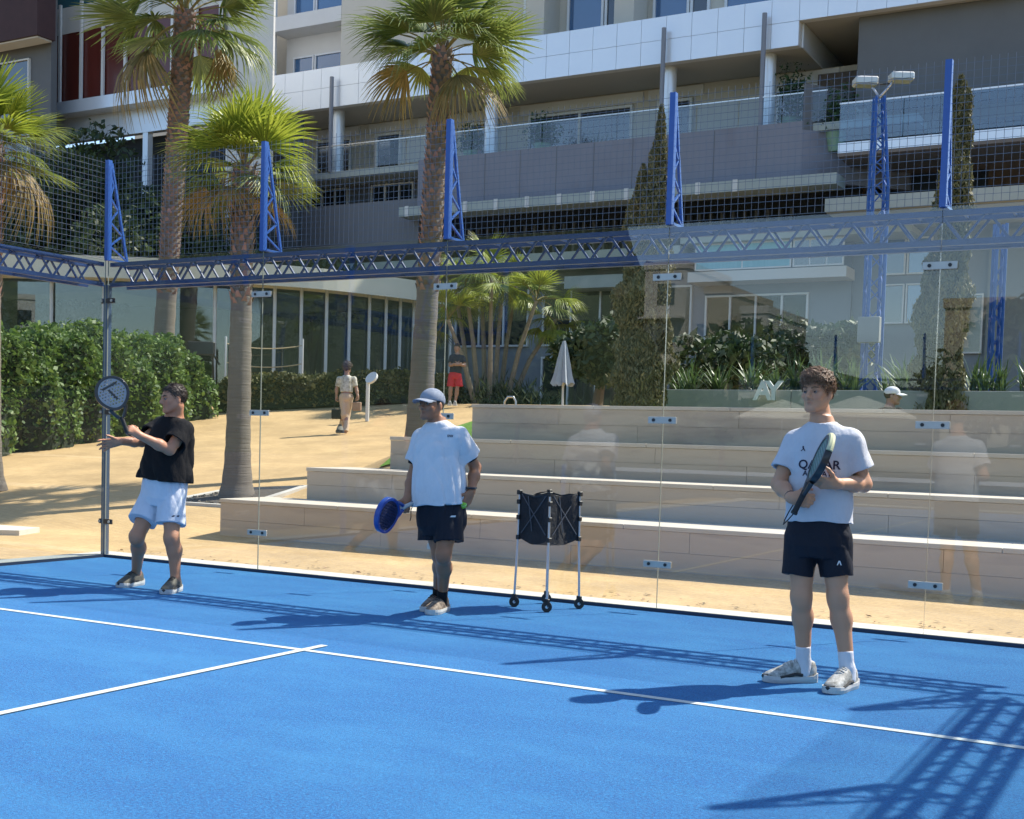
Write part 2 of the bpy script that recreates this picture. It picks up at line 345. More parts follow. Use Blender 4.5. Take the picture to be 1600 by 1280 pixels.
# ================================================================ terraced steps
CONC = M('step_stone', (.48, .385, .29), (.56, .46, .355), scale=1.6, rough=.8, bump=.25, bscale=60, bdist=.004, c3=(.35, .28, .215), scale3=1.6, f3=.52, stretch=(.35, 1, 2.2))
CONC2 = M('step_stone_light', (.52, .45, .36), (.58, .51, .42), scale=3, rough=.8, bump=.2, bscale=60, bdist=.004)
steps = empty('terraced_seating', (0, 0, 0), 0, 'four broad stone seating steps rising behind the glass wall', 'steps')
ZT = [.48, .88, 1.30, 1.76]; YS = [2.6, 3.5, 4.4, 5.3]; XL = [-.84, -.23, .41, 1.09]; zb = -.1
for i in range(4):
    y1 = YS[i+1] if i < 3 else 5.62
    core = box('step', (XL[i]+.02, YS[i]+.035, zb-.3), (15, y1+.06, ZT[i]-.05), CONC, steps)
    z0 = 0 if i == 0 else ZT[i-1]; zm = z0+(ZT[i]-.045-z0)*.52
    x = XL[i]; k = 0; rr = random.Random(i)
    for (za, zc) in ((z0-.12 if i == 0 else z0-.03, zm-.003), (zm, ZT[i]-.048)):
        x = XL[i]; first = True
        while x < 14.9:
            w = 2.4 if not first else (1.3 if za > z0 else 2.4)
            x2 = min(x+w, 15); pr = rr.uniform(0, .004)
            box('riser_slab', (x, YS[i]-pr, za), (x2-.004, YS[i]+.034, zc), CONC, core); x = x2; first = False
    x = XL[i]-.012
    while x < 14.9:
        x2 = min(x+1.8, 15); box('tread_slab', (x, YS[i]-.012, ZT[i]-.045), (x2-.004, y1-.006, ZT[i]), CONC2, core, bevel=.004); x = x2
    zb = ZT[i]-.2
# low planter wall on the lawn behind
PW = M('planter_concrete', (.26, .27, .25), (.33, .33, .30), scale=2.5, rough=.85, bump=.2, bscale=30)
pw = empty('planter_wall', (0, 8, 0), 0, 'low grey planter wall on the lawn above the steps', 'wall')
for i in range(7): box('wall_block', (2.6+i*2.0, 0, 1.5), (2.6+i*2.0+1.992, .3, 2.10), PW, pw, bevel=.006)
box('soil', (2.0, .31, 1.2), (16, 2.2, 2.02), M('planter_soil', (.05, .035, .025), (.08, .06, .045), scale=12, rough=.95), pw)
# leaf litter along the kerb and a pale drain slab at the far left
LIT = M('dry_leaf', (.16, .10, .04), (.30, .20, .09), scale=9, rough=.8, island=.4)
n_ = 260; lx = RNG.uniform(-.5, 10, n_); ly = .34+np.abs(RNG.normal(0, .35, n_)); C_ = np.stack([lx, ly, ground_z(lx, ly)+.012], 1); a_ = RNG.uniform(0, 6.28, n_); s_ = RNG.uniform(.012, .035, n_)[:, None]; U_ = np.stack([np.cos(a_), np.sin(a_), RNG.uniform(-.3, .3, n_)], 1)*s_; W_ = np.stack([-np.sin(a_), np.cos(a_), RNG.uniform(-.4, .4, n_)], 1)*s_*.5
tag(meshobj('leaf_litter', fastmesh('leaf_litter', np.stack([C_-U_, C_+W_, C_+U_, C_-W_], 1).reshape(-1, 3), np.arange(4*n_).reshape(n_, 4)), LIT), 'scattered dry leaves on the sand path along the foot of the glass wall', 'leaves', kind='stuff')
sl_ = [atz(q[0], q[1], .02) for q in ((-30, 822), (62, 828), (30, 833), (-40, 831))]
tag(MB().prism([(q[0], q[1]) for q in sl_], -.05, .05).build('drain_slab', KERB), 'flat pale slab on the sand at the left edge of the picture', 'slab')
# ================================================================ hotel
HW = M('white_cladding_shade_blue', (.72, .77, .84), (.76, .81, .87), scale=1.2, rough=.28, metal=.25)  # blue of the open shade is put into the white
CREAM = M('cream_render', (.52, .48, .40), (.57, .53, .45), scale=1.0, rough=.85, bump=.1, bscale=30)
PALE = M('pale_render', (.60, .59, .56), (.66, .65, .62), scale=.8, rough=.85)
SOFF = M('grey_soffit', (.40, .38, .34), (.45, .43, .38), scale=.6, rough=.9)
PURP = M('mauve_concrete', (.20, .205, .24), (.24, .24, .275), scale=.7, rough=.85, bump=.15, bscale=12, c3=(.19, .17, .19), scale3=.5, f3=.55)
CANO = M('canopy_concrete', (.33, .37, .34), (.42, .45, .42), scale=1.5, rough=.8)
DARK = M('recess_shade', (.022, .028, .032), (.035, .04, .045), scale=1, rough=.8)  # shade of voids and recesses put into a near-black colour
GREYW = M('dark_grey_wall', (.115, .12, .125), (.14, .145, .15), scale=1, rough=.7)
FRAME = M('white_frame', (.66, .67, .67), rough=.4)
WINB = M('window_glass_blue', (.03, .10, .22), rough=.04, spec=1.0, coat=1)
WIND = M('window_glass_dark', (.015, .022, .028), rough=.04, spec=.9, coat=.8)
CURT = M('curtain_cyan', (.16, .42, .50), (.25, .52, .60), scale=3, rough=.6, stretch=(6, 1, .2))
BALG = glass('balcony_glass', (.62, .75, .84), .10, boost=1.2); BALC = glass('clear_balcony_glass', (.86, .90, .92), .05)
BROWN = M('brown_panel', (.10, .075, .06), (.13, .10, .08), scale=2, rough=.7)
hotel = empty('hotel_building', (0, 0, 0), 0, 'large white and mauve hotel with long balconies rising behind the palms', 'building')
def wbox(name, x0, x1, z0, z1, Y, d, m, parent=hotel, bevel=0): return box(name, (x0, Y, z0), (x1, Y+d, z1), m, parent, bevel)
def pxr(x0, y0, x1, y1, Y):
    a = aty(x0, y0, Y); b = aty(x1, y1, Y); return min(a[0], b[0]), max(a[0], b[0]), min(a[2], b[2]), max(a[2], b[2])
def window(x0, x1, z0, z1, Y, g, parent=hotel, fw=.09, mull=0, name='window', d=.12):
    """framed window: four frame bars, glass set back"""
    mb = MB()
    mb.box((x0, Y-d, z0), (x0+fw, Y, z1)); mb.box((x1-fw, Y-d, z0), (x1, Y, z1)); mb.box((x0+fw, Y-d, z1-fw), (x1-fw, Y, z1)); mb.box((x0+fw, Y-d, z0), (x1-fw, Y, z0+fw))
    for k in range(mull):
        xm = x0+(x1-x0)*(k+1)/(mull+1); mb.box((xm-fw/2, Y-d+.01, z0+fw), (xm+fw/2, Y-.001, z1-fw))
    w = mb.build(name, FRAME, parent)
    for k in range(mull+1):
        a = x0+(x1-x0)*k/(mull+1)+fw*(.5 if k else 1)+.003; b = x0+(x1-x0)*(k+1)/(mull+1)-fw*(.5 if k < mull else 1)-.003
        box('pane', (a, Y-.05, z0+fw+.003), (b, Y-.03, z1-fw-.003), g, w)
    return w
# main white fascia: two courses of panels
PWd = .945; x = -27.4; i = 0
while x < 9.5:
    x2 = x+PWd; j = random.uniform(0, .006)
    wbox('fascia_panel', x+.006, x2-.006, 15.44, 16.24, 32-j, .05, HW)
    if x2 < -2.2: wbox('fascia_panel', x+.006, x2-.006, 14.63, 15.428, 32-random.uniform(0, .006), .05, HW)
    x = x2
xe = -27.4+PWd*26
wbox('fascia_core', -27.4, xe, 14.64, 16.2, 32.06, .3, PALE); wbox('fascia_core', xe+.003, 9.7, 15.45, 16.2, 32.06, .3, PALE)
box('soffit', (-27.4, 32.37, 14.66), (xe, 38.3, 15.9), SOFF, hotel); box('soffit', (xe+.003, 32.37, 15.47), (9.7, 38.3, 15.9), SOFF, hotel); box('soffit_edge', (xe+.003, 32.37, 14.66), (xe+.06, 38.2, 15.46), HW, hotel)
# roof terrace above fascia and upper storeys set back
box('terrace_slab', (-27.4, 32.37, 15.95), (9.7, 40, 16.15), PALE, hotel)
UY = 35.
wbox('upper_wall', -15.6, 9.5, 16.15, 23.6, UY, .4, CREAM)
for (a, b, c, d), g in (((889, -6, 944, 50), WINB), ((947, 14, 971, 46), WIND), ((820, 30, 846, 62), WIND), ((1023, -20, 1078, 30), WINB), ((1081, -10, 1110, 24), WIND), ((1135, -30, 1225, 8), WINB)):
    x0, x1, z0, z1 = pxr(a, b, c, d, UY); window(x0, x1, max(z0, 16.3), z1+.9, UY-.003, g, fw=.1)
for px in (866, 1003): # projecting fins between the rooms
    xa = aty(px, 20, UY)[0]; box('wall_fin', (xa-.55, UY-1.3, 16.15), (xa+.25, UY-.003, 23.6), CREAM, hotel)
# left centre block with recessed balconies
LY = 36.
x0 = aty(424, 50, LY)[0]; x1 = aty(533, 50, LY)[0]
wbox('upper_wall', x0-3.5, x0, 16.15, 24, LY, .4, PALE); wbox('upper_wall', x1, -15.7, 16.15, 24, LY, .4, CREAM); wbox('recess_wall', x0+.003, x1-.003, 16.15, 24, LY+1.1, .3, PALE)
zs1 = aty(480, 22, LY)[2]; zs0 = aty(480, 8, LY)[2]
box('balcony_slab', (x0+.003, LY-.02, zs1-.55), (x1-.003, LY+1.09, zs1+.1), PALE, hotel)
for a, b in ((x0+.5, x0+1.7), (x0+1.75, x1-.25)):
    window(a, b, 16.2, 18.75, LY+1.09, WINB, fw=.08); window(a, b, zs1+.15, zs1+2.5, LY+1.09, WINB, fw=.08)
# balcony storey under the fascia
BY = 34.9
wbox('balcony_wall', -27.4, 1.2, 11.4, 14.65, BY, .3, CREAM)
for a, b, mu in ((-14.5, -10.0, 1), (-25.1, -23.2, 0), (-21.9, -20.6, 0), (-17.2, -15.9, 0), (-19.4, -18.1, 0), (-9.0, -7.6, 0), (-4.4, -2.6, 1)):
    window(a, b, 11.97, 14.15, BY-.003, WIND, fw=.1, mull=mu)
    box('lintel', (a-.4, BY-.06, 14.2), (b+.4, BY-.003, 14.6), PALE, hotel)
for px in (528, 768, 1044, 1198):
    X = aty(px, 150, 32.7)[0]; MB().tube([(X, 32.75, 11.9), (X, 32.75, 14.7)], .27, 14).build('column', HW, hotel, smooth=True)
for px in (518, 752, 1034, 1190):
    X = aty(px, 150, 31.75)[0]; MB().tube([(X, 31.75, 9.9 if px == 752 else 11.95), (X, 31.75, 15.75 if px != 752 else 12.2)], .085, 8).build('pole', M('pole_grey', (.20, .21, .24), rough=.5), hotel, smooth=True)
box('balcony_slab', (-27.4, 31.75, 11.7), (1.2, 34.89, 11.95), CANO, hotel)
# glass balustrade of the balcony
bx = -27.2
while bx < -2.6:
    p = box('balustrade_pane', (bx+.02, 31.70, 12.0), (bx+1.48, 31.715, 12.95), BALC, hotel); MB().bar((bx, 31.71, 12.97), (bx+1.5, 31.71, 12.97), .04).build('handrail', STEEL, p); bx += 1.5
# mauve parapet with angled end
pl = aty(655, 290, 31.5)[0]
wbox('parapet', pl, -2.4, 10.06, 11.98, 31.4, .28, PURP)
for i in range(9): box('parapet_joint', (pl+1.5*(i+1)-.012, 31.392, 10.08), (pl+1.5*(i+1)+.012, 31.4, 11.95), GREYW, hotel)
MB().prism([(-2.4, 31.4), (.5, 34.2), (.5, 34.5), (-2.4, 31.68)], 10.06, 11.7).build('parapet_return', PURP, hotel)
MB().prism([(-2.4, 31.42), (-1.2, 33.0), (-1.2, 33.3), (-2.4, 31.72)], 11.71, 13.2).build('screen_wall', GREYW, hotel)
wbox('canopy', pl-.3, -1.0, 9.70, 10.05, 30.6, 1.1, CANO)
for i in range(11): box('canopy_rib', (pl+i*1.3, 30.55, 9.68), (pl+i*1.3+.16, 30.598, 10.07), PALE, hotel)
# left of the parapet
wbox('recess_wall', -27.4, pl-.003, 8.0, 11.7, 33.4, .3, GREYW)
for a, b in ((-26.6, -24.6), (-24.2, -22.2), (-21.0, -18.9)): window(a, b, 10.75, 11.65, 33.397, WIND, fw=.06, mull=2)
wbox('low_parapet', -27.4, pl-.003, 8.4, 10.55, 31.5, .25, M('grey_rib_wall', (.15, .155, .17), (.19, .19, .20), scale=2, rough=.8, stretch=(8, 1, .2)))
# storey below the canopy
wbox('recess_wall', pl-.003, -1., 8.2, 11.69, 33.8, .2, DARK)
box('building_core', (-40, 38.5, 0), (14, 52, 24), CREAM, hotel); box('terrace_end', (1.25, 33.1, 11.1), (1.5, 38, 15.4), GREYW, hotel)
for i in range(34): box('louvre', (pl+.2+i*.42, 33.5, 8.4), (pl+.2+i*.42+.1, 33.79, 9.6), GREYW, hotel)
wbox('storey_band', -27.4, -6.6, 7.7, 8.2, 31.6, 2.4, CANO); wbox('storey_band', -6.597, 1.2, 8.25, 8.45, 31.6, 2.4, CANO)
LOWW = M('blue_grey_wall', (.20, .22, .245), (.25, .27, .29), scale=.8, rough=.75)
wbox('ground_wall', -27.4, -1.0, 2.0, 8.24, 33., .3, LOWW)
for a, b, z0, z1, g, mu in ((-16.5, -13.2, 4.9, 7.3, WIND, 2), (-12.6, -9.0, 4.9, 7.3, WIND, 2), (-8.4, -6.6, 4.9, 7.0, WIND, 1), (-6.1, -2.4, 3.0, 6.6, WIND, 3), (-12.6, -8.0, 2.1, 4.5, WIND, 3)): window(a, b, z0, z1, 32.997, g, fw=.07, mull=mu)
wbox('balcony_slab', -11.2, -8.6, 6.9, 7.35, 31.9, 1.09, CANO); wbox('balcony_slab', -6.4, -.9, 6.95, 7.3, 31.9, 1.09, PALE)
window(-6.15, -2.75, 7.33, 8.24, 31.95, CURT, fw=.05, mull=1, d=.05); window(-2.7, -1.0, 7.33, 8.24, 31.95, WIND, fw=.05, mull=2, d=.05)
# right-hand storeys
wbox('storey_wall', -1., 9.5, 1.9, 9.0, 33.2, .3, LOWW)
for a, b, z0, z1, g in ((.0, .72, 7.1, 8.3, WIND), (.76, 1.55, 7.1, 8.3, WINB), (.0, .72, 5.5, 6.8, WIND), (.76, 1.55, 5.5, 6.8, WINB), (2.2, 3.2, 4.5, 6.4, WIND), (5.0, 7, 4.4, 8.2, WIND)): window(a, b, z0, z1, 33.197, g, fw=.05)
box('wall_panel', (3.3, 33.05, 2.2), (4.6, 33.197, 8.4), M('slate_panel', (.19, .21, .22), (.23, .25, .26), scale=2, rough=.6), hotel)
wbox('terrace_slab', -1., 9.5, 8.6, 9.0, 29.4, 3.8, CANO)
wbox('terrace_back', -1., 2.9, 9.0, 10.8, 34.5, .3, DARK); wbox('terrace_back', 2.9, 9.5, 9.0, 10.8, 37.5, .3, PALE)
box('soffit', (-1.1, 31.0, 10.62), (9.5, 38, 10.72), M('timber_soffit', (.16, .13, .11), (.20, .165, .14), scale=2, rough=.8, stretch=(1, 8, 1)), hotel)
wbox('balcony_slab', -1.1, 9.5, 10.73, 11.05, 31., 5., HW)
bx = -1.1
while bx < 9:
    p = box('balustrade_pane', (bx+.012, 31.02, 11.1), (bx+1.988, 31.035, 12.27), BALG, hotel); MB().bar((bx, 31.03, 12.29), (bx+2, 31.03, 12.29), .05).build('handrail', HW, p); bx += 2
wbox('upper_block', -1.0, 9.5, 12.6, 15.46, 32.6, .4, GREYW); wbox('block_band', -.6, 9.5, 12.3, 12.59, 32.45, .5, DARK)
wbox('balcony_back', -1., 9.5, 11.06, 12.3, 34.6, .2, M('blue_room_glass', (.05, .11, .19), (.09, .17, .27), scale=.5, rough=.1, spec=.9))
wbox('brown_panel', -2.9, -1.05, 13.6, 14.4, 34.7, .19, BROWN)
# ================================================================ hotel wing with red panels
wing = empty('hotel_wing', (0, 0, 0), 0, 'wing with dark red facade panels between thin white posts', 'building')
WY = 28.
REDP = M('red_panel', (.085, .016, .012), (.13, .026, .018), scale=.8, rough=.35, stretch=(2, 1, .3), coat=.2)
pxs = [62, 93, 126, 160, 195, 232, 268, 305, 343]; X = [aty(p, 120, WY)[0] for p in pxs]
zr1 = aty(127, 47, WY)[2]; zr0 = aty(127, 156, WY)[2]; zt = aty(62, 19, WY)[2]; zs = aty(150, 172, WY)[2]; zw = aty(160, 208, WY)[2]
for i in range(8):
    wbox('red_panel', X[i]+.01, X[i+1]-.01, zr0, zr1, WY+.12, .08, REDP, wing)
    MB().bar((X[i], WY+.02, zr0-.35), (X[i], WY+.02, zr1+1.2), .1, .12).build('post', FRAME, wing)
MB().bar((X[8], WY+.02, zr0-.35), (X[8], WY+.02, zr1+1.2), .1, .12).build('post', FRAME, wing)
wbox('wall_band', X[0]-.2, X[8]+.5, zr1+.005, zt, WY+.1, .3, PALE, wing); wbox('wall_core', X[0]-7, X[8]+.5, zs, zt+4, WY+.41, 1.5, HW, wing)
wbox('glazed_storey', X[0]-.2, X[8]+.4, zt+.003, zt+3.5, WY+.2, .2, M('teal_glass', (.04, .13, .17), rough=.08, spec=.9), wing)
wbox('end_wall', X[8]+.1, X[8]+2.4, zw-3, zt+4, WY+.3, .1, PALE, wing)
wbox('floor_slab', X[1], X[8]+.3, zs, zr0-.003, WY-.12, .5, HW, wing); wbox('setback_wall', X[0]-7, X[8]+1, zw, zs-.003, WY+.6, .3, HW, wing)
wbox('painted_opening_shade', X[0]-8, X[8]+3, 5.5, zw-.003, WY+1.3, .2, DARK, wing)  # solid dark sheet painted as the shade inside the openings
for p in (209, 340): xx = aty(p, 220, WY)[0]; wbox('column', xx-.14, xx+.14, 5.5, zw, WY+.62, .28, HW, wing)
# dark corner block, top left
blk = empty('dark_tower', (0, 0, 0), 0, 'dark maroon block overhanging at the top left corner', 'building')
MARO = M('maroon_brick', (.045, .022, .024), (.065, .03, .03), scale=3, rough=.8, bump=.2)
xb = aty(58, 50, 25.5)[0]; zb_ = aty(58, 54, 25.5)[2]
wbox('wall', xb-12, xb, zb_, zb_+8, 25.5, .9, MARO, blk); box('soffit', (xb-12, 25.6, zb_-.06), (xb-.1, 26.3, zb_-.003), PALE, blk); wbox('wall', xb-12, xb-.3, 4, zb_+8, 26.45, .3, GREYW, blk)
for i in range(3): window(xb-1.5-2.4*i-1.9, xb-1.5-2.4*i, zb_-5.5, zb_-.5, 26.447, WIND, blk, fw=.06)
# ================================================================ glass pavilion
PAVW = M('pavilion_cream', (.70, .66, .52), (.74, .70, .57), scale=1, rough=.7)
PGL = glass('pavilion_glass', (.50, .60, .60), .09, boost=1.3)
pav = empty('glass_pavilion', (0, 0, 0), 0, 'low curved glass pavilion with a flat cream roof behind the hedge', 'building')
pp = np.array([(-27, 15.6), (-22.8, 16.7), (-19.9, 18.2), (-17.2, 20.1), (-15.4, 22.0), (-14.4, 24.2), (-13.9, 26), (-13.7, 28)])
def crom(P, n=6):
    out = []
    for i in range(len(P)-1):
        p0, p1, p2, p3 = P[max(i-1, 0)], P[i], P[i+1], P[min(i+2, len(P)-1)]
        for k in range(n):
            t = k/n; out.append(.5*((2*p1)+(-p0+p2)*t+(2*p0-5*p1+4*p2-p3)*t*t+(-p0+3*p1-3*p2+p3)*t**3))
    return np.array(out+[P[-1]])
pc = crom(pp); tn = np.gradient(pc, axis=0); tn /= np.linalg.norm(tn, axis=1)[:, None]; nr = np.stack([tn[:, 1], -tn[:, 0]], 1)  # outward = towards the court
def strip(o1, o2, z0, z1, a=0, b=None):
    b = len(pc) if b is None else b; A = pc[a:b]+nr[a:b]*o1; B = pc[a:b]+nr[a:b]*o2; n = len(A); V = [(x, y, z) for P, z in ((A, z0), (B, z0), (B, z1), (A, z1)) for x, y in P]
    F = []
    for i in range(n-1):
        for k in range(4): F.append((k*n+i, k*n+i+1, ((k+1) % 4)*n+i+1, ((k+1) % 4)*n+i))
    F += [(0, n, 2*n, 3*n), (n-1, 4*n-1, 3*n-1, 2*n-1)]
    return MB().add(V, F)
strip(-9, .75, 5.9, 6.40).build('roof_slab', PAVW, pav); strip(.76, .80, 5.80, 6.44).build('roof_edge', PAVW, pav)
strip(-.2, .25, 2.0, 2.72).build('plinth', PAVW, pav)
strip(-8.6, -.21, 2.3, 2.45).build('floor', M('pavilion_floor', (.16, .15, .14), rough=.5), pav); strip(-8.9, -8.6, 2.45, 5.89).build('back_wall', M('pavilion_back', (.10, .115, .12), (.16, .175, .18), scale=.6, rough=.8), pav)
sel = [0, 3, 6, 9, 12, 15, 18, 20, 22, 24, 26, 28, 30, 32, 34, 36, 39, 42]
for a, b in zip(sel[:-1], sel[1:]):
    o = strip(.0, .012, 2.73, 5.84, a, b+1 if b+1 <= len(pc) else None).build('glass_pane', PGL, pav)
for a in sel:
    x_, y_ = pc[a]; MB().tube([(x_+nr[a][0]*.09, y_+nr[a][1]*.09, 2.5), (x_+nr[a][0]*.09, y_+nr[a][1]*.09, 5.9)], .055, 8).build('post', FRAME, pav, smooth=True)
strip(.0, .06, 5.80, 5.9).build('head_rail', PAVW, pav)
# exercise machine inside
def machine(x, y, rz, label):
    e = empty('treadmill', (x, y, 2.45), rz, label, 'treadmill'); WM = M('machine_white', (.55, .55, .53), rough=.4); BM_ = M('machine_black', (.02, .02, .022), rough=.45)
    box('deck', (-.9, -.38, .05), (.9, .38, .22), WM, e, .03); box('belt', (-.8, -.25, .222), (.75, .25, .23), BM_, e)
    for s in (-1, 1): MB().tube([(.7, .34*s, .2), (.9, .34*s, 1.15), (.3, .34*s, 1.0)], .035, 8).build('handrail', BM_, e, smooth=True)
    box('console', (.8, -.4, 1.1), (.95, .4, 1.5), BM_, e, .03)
p_ = at(325, 560, 37.5); machine(p_[0], p_[1], R(-60), 'black and white treadmill behind the pavilion glass')
# rope barrier in front of the glass
def rope(pts, label):
    e = empty('rope_barrier', (0, 0, 0), 0, label, 'barrier'); RM = M('rope_tan', (.45, .36, .22), rough=.9)
    for p in pts: MB().tube([(p[0], p[1], p[2]), (p[0], p[1], p[2]+1.5)], .03, 8).build('post', FRAME, e)
    for a, b in zip(pts[:-1], pts[1:]):
        for h in (.75, 1.3):
            MB().tube([np.array(a)*(1-t)+np.array(b)*t+np.array([0, 0, h-.5*t*(1-t)]) for t in np.linspace(0, 1, 9)], .018, 6).build('rope', RM, e)
rope([tuple(at(352, 590, 36.4)-np.array([0, 0, .3])), tuple(at(472, 592, 37.4)-np.array([0, 0, .3]))], 'tan rope barrier sagging between white posts at the pavilion')
# ---------------------------------------------------------------- reflected town behind the camera
def town_house(x, y, w, d, h, col, label, fl):
    e = empty('apartment_block', (x, y, 0), 0, label, 'building'); m_ = M('town_'+col, dict(white=(.58, .56, .52), cream=(.48, .42, .33), grey=(.45, .45, .44))[col], rough=.85)
    box('wall', (-w/2, -d/2, 0), (w/2, d/2, h), m_, e)
    for k in range(fl):
        for j in range(int(w//3)):
            xx = -w/2+1.0+j*3; zz = .9+k*h/fl; box('window', (xx, d/2, zz), (xx+1.3, d/2+.03, zz+1.5), WIND, e)
        if k: box('balcony', (-w/2, d/2, k*h/fl-.15), (w/2, d/2+1.1, k*h/fl+.0), m_, e)
    box('roof_parapet', (-w/2-.1, -d/2-.1, h), (w/2+.1, d/2+.1, h+.5), m_, e)
def town(px0, px1, ytop, t, col, label, fl):
    a_ = at(px0, ytop, t); b_ = at(px1, ytop, t); town_house((a_[0]+b_[0])/2, -(a_[1]+b_[1])/2, abs(b_[0]-a_[0])*1.1, 9, a_[2], col, label, fl)
town(1042, 1112, 432, 92, 'white', 'white stepped apartment block reflected beside the near cypress', 4)
town(1135, 1176, 470, 88, 'cream', 'narrow cream apartment block reflected left of the young man', 4)
town(1190, 1232, 500, 85, 'white', 'small white block reflected above the young man', 3)
town(1500, 1600, 492, 70, 'cream', 'low cream block reflected at the right end of the glass', 2)
# ================================================================ vegetation
def quads(C, U, W, tip=True):
    """leaf quads: centres C, half-length vectors U, half-width vectors W (kite shape)"""
    n = len(C); V = np.stack([C-U, C+W-U*.15, C+U, C-W-U*.15], 1).reshape(-1, 3); F = np.arange(4*n).reshape(n, 4); return V, F
def rand_dirs(n):
    v = RNG.normal(size=(n, 3)); return v/np.linalg.norm(v, axis=1)[:, None]
def leaf_cloud(name, C, size, m, parent=None, aspect=.5, bias=None, jitter=.3):
    n = len(C); U = rand_dirs(n)
    if bias is not None: U = U+np.array(bias); U /= np.linalg.norm(U, axis=1)[:, None]
    A = rand_dirs(n); W = np.cross(U, A); W /= np.maximum(np.linalg.norm(W, axis=1), 1e-6)[:, None]
    s = size*(1+jitter*RNG.normal(size=(n, 1))).clip(.4, 2); V, F = quads(C, U*s*.5, W*s*.5*aspect)
    return tag(meshobj(name, fastmesh(name, V, F), m, parent), kind='stuff')
HLEAF = M('hedge_leaf', (.075, .15, .028), (.14, .22, .05), scale=1.5, rough=.55, island=.45, trans=.35)
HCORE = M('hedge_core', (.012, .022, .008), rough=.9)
PALMG = M('palm_green', (.14, .195, .045), (.21, .26, .065), scale=1.2, rough=.42, island=.35, trans=.35)
PALMY = M('palm_fresh', (.20, .28, .03), (.32, .36, .05), scale=1.2, rough=.4, island=.3, trans=.4)
PALMD = M('palm_dry', (.20, .155, .05), (.30, .22, .08), scale=1.5, rough=.6, island=.35, trans=.3)
BARK = M('palm_bark', (.115, .088, .07), (.18, .14, .11), scale=9, rough=.9, bump=.9, bscale=25, bdist=.03, stretch=(1, 1, 2.5))
BOOT = M('palm_boots', (.13, .075, .052), (.30, .20, .15), scale=3, rough=.85, island=.5)
SMOOTHB = M('palm_trunk_grey', (.125, .108, .092), (.185, .16, .135), scale=5, rough=.9, bump=.8, bscale=7, bdist=.02, stretch=(.25, .25, 5))
def frond_mesh(seed, nl=34, L=.95, pet=.7, droop=.35, spread=2.55, flop=.5):
    """fan leaf: petiole along +X then a fan of narrow folded blades"""
    rr = random.Random(seed); V = []; F = []; MI = []
    def quad(a, b, c, d, mi):
        n = len(V); V.extend([a, b, c, d]); F.append((n, n+1, n+2, n+3)); MI.append(mi)
    P = [np.array([pet*t, 0, .10*math.sin(t*2)-.06*t*t*droop*3]) for t in np.linspace(0, 1, 5)]
    for a, b in zip(P[:-1], P[1:]):
        for s0, s1 in (((0, .018, 0), (0, -.018, 0)), ((0, 0, .014), (0, 0, -.014))):
            s0 = np.array(s0); s1 = np.array(s1); quad(a+s0, a+s1, b+s1*.8, b+s0*.8, 1)
    H = P[-1]
    for k in range(nl):
        th = (k/(nl-1)-.5)*spread*1.0+rr.uniform(-.03, .03); l = L*(1-.18*abs(th/spread*2)**2)*rr.uniform(.88, 1.05)
        d = np.array([math.cos(th), math.sin(th), .12*math.cos(th*2)+.05*(-1)**k]); side = np.array([-math.sin(th), math.cos(th), 0])
        up = np.cross(d, side); wd = l*math.tan(spread/(nl-1)/2)*.80; n = 5; prev = None; fl = rr.uniform(.6, 1.5)
        for j in range(n+1):
            t = j/n; w = wd*(.25+2.0*t if t < .42 else (1.1*(1-((t-.42)/.58)**1.3)))*.85+.0015
            c = H+d*l*t+np.array([0, 0, -droop*l*t**2.2-flop*l*max(0, t-.55)**2*fl*1.6])+side*rr.uniform(-.01, .01)*t
            cur = (c-side*w+up*w*.35, c, c+side*w+up*w*.35)
            if prev: quad(prev[0], prev[1], cur[1], cur[0], 0); quad(prev[1], prev[2], cur[2], cur[1], 0)
            prev = cur
    me = bpy.data.meshes.new('frond'); me.from_pydata([tuple(v) for v in V], [], F); me.polygons.foreach_set('material_index', MI); return me
PET = M('petiole', (.20, .17, .05), (.28, .22, .08), scale=5, rough=.5)
FR = {}
for key, mt in (('g', PALMG), ('y', PALMY), ('d', PALMD)):
    FR[key] = []
    for s in range(4):
        me = frond_mesh(s*7+ord(key), nl=34+2*s, droop=.04+.07*s if key != 'd' else .35+.1*s, flop=.12+.16*s)
        me.materials.append(mt); me.materials.append(PET); FR[key].append(me)
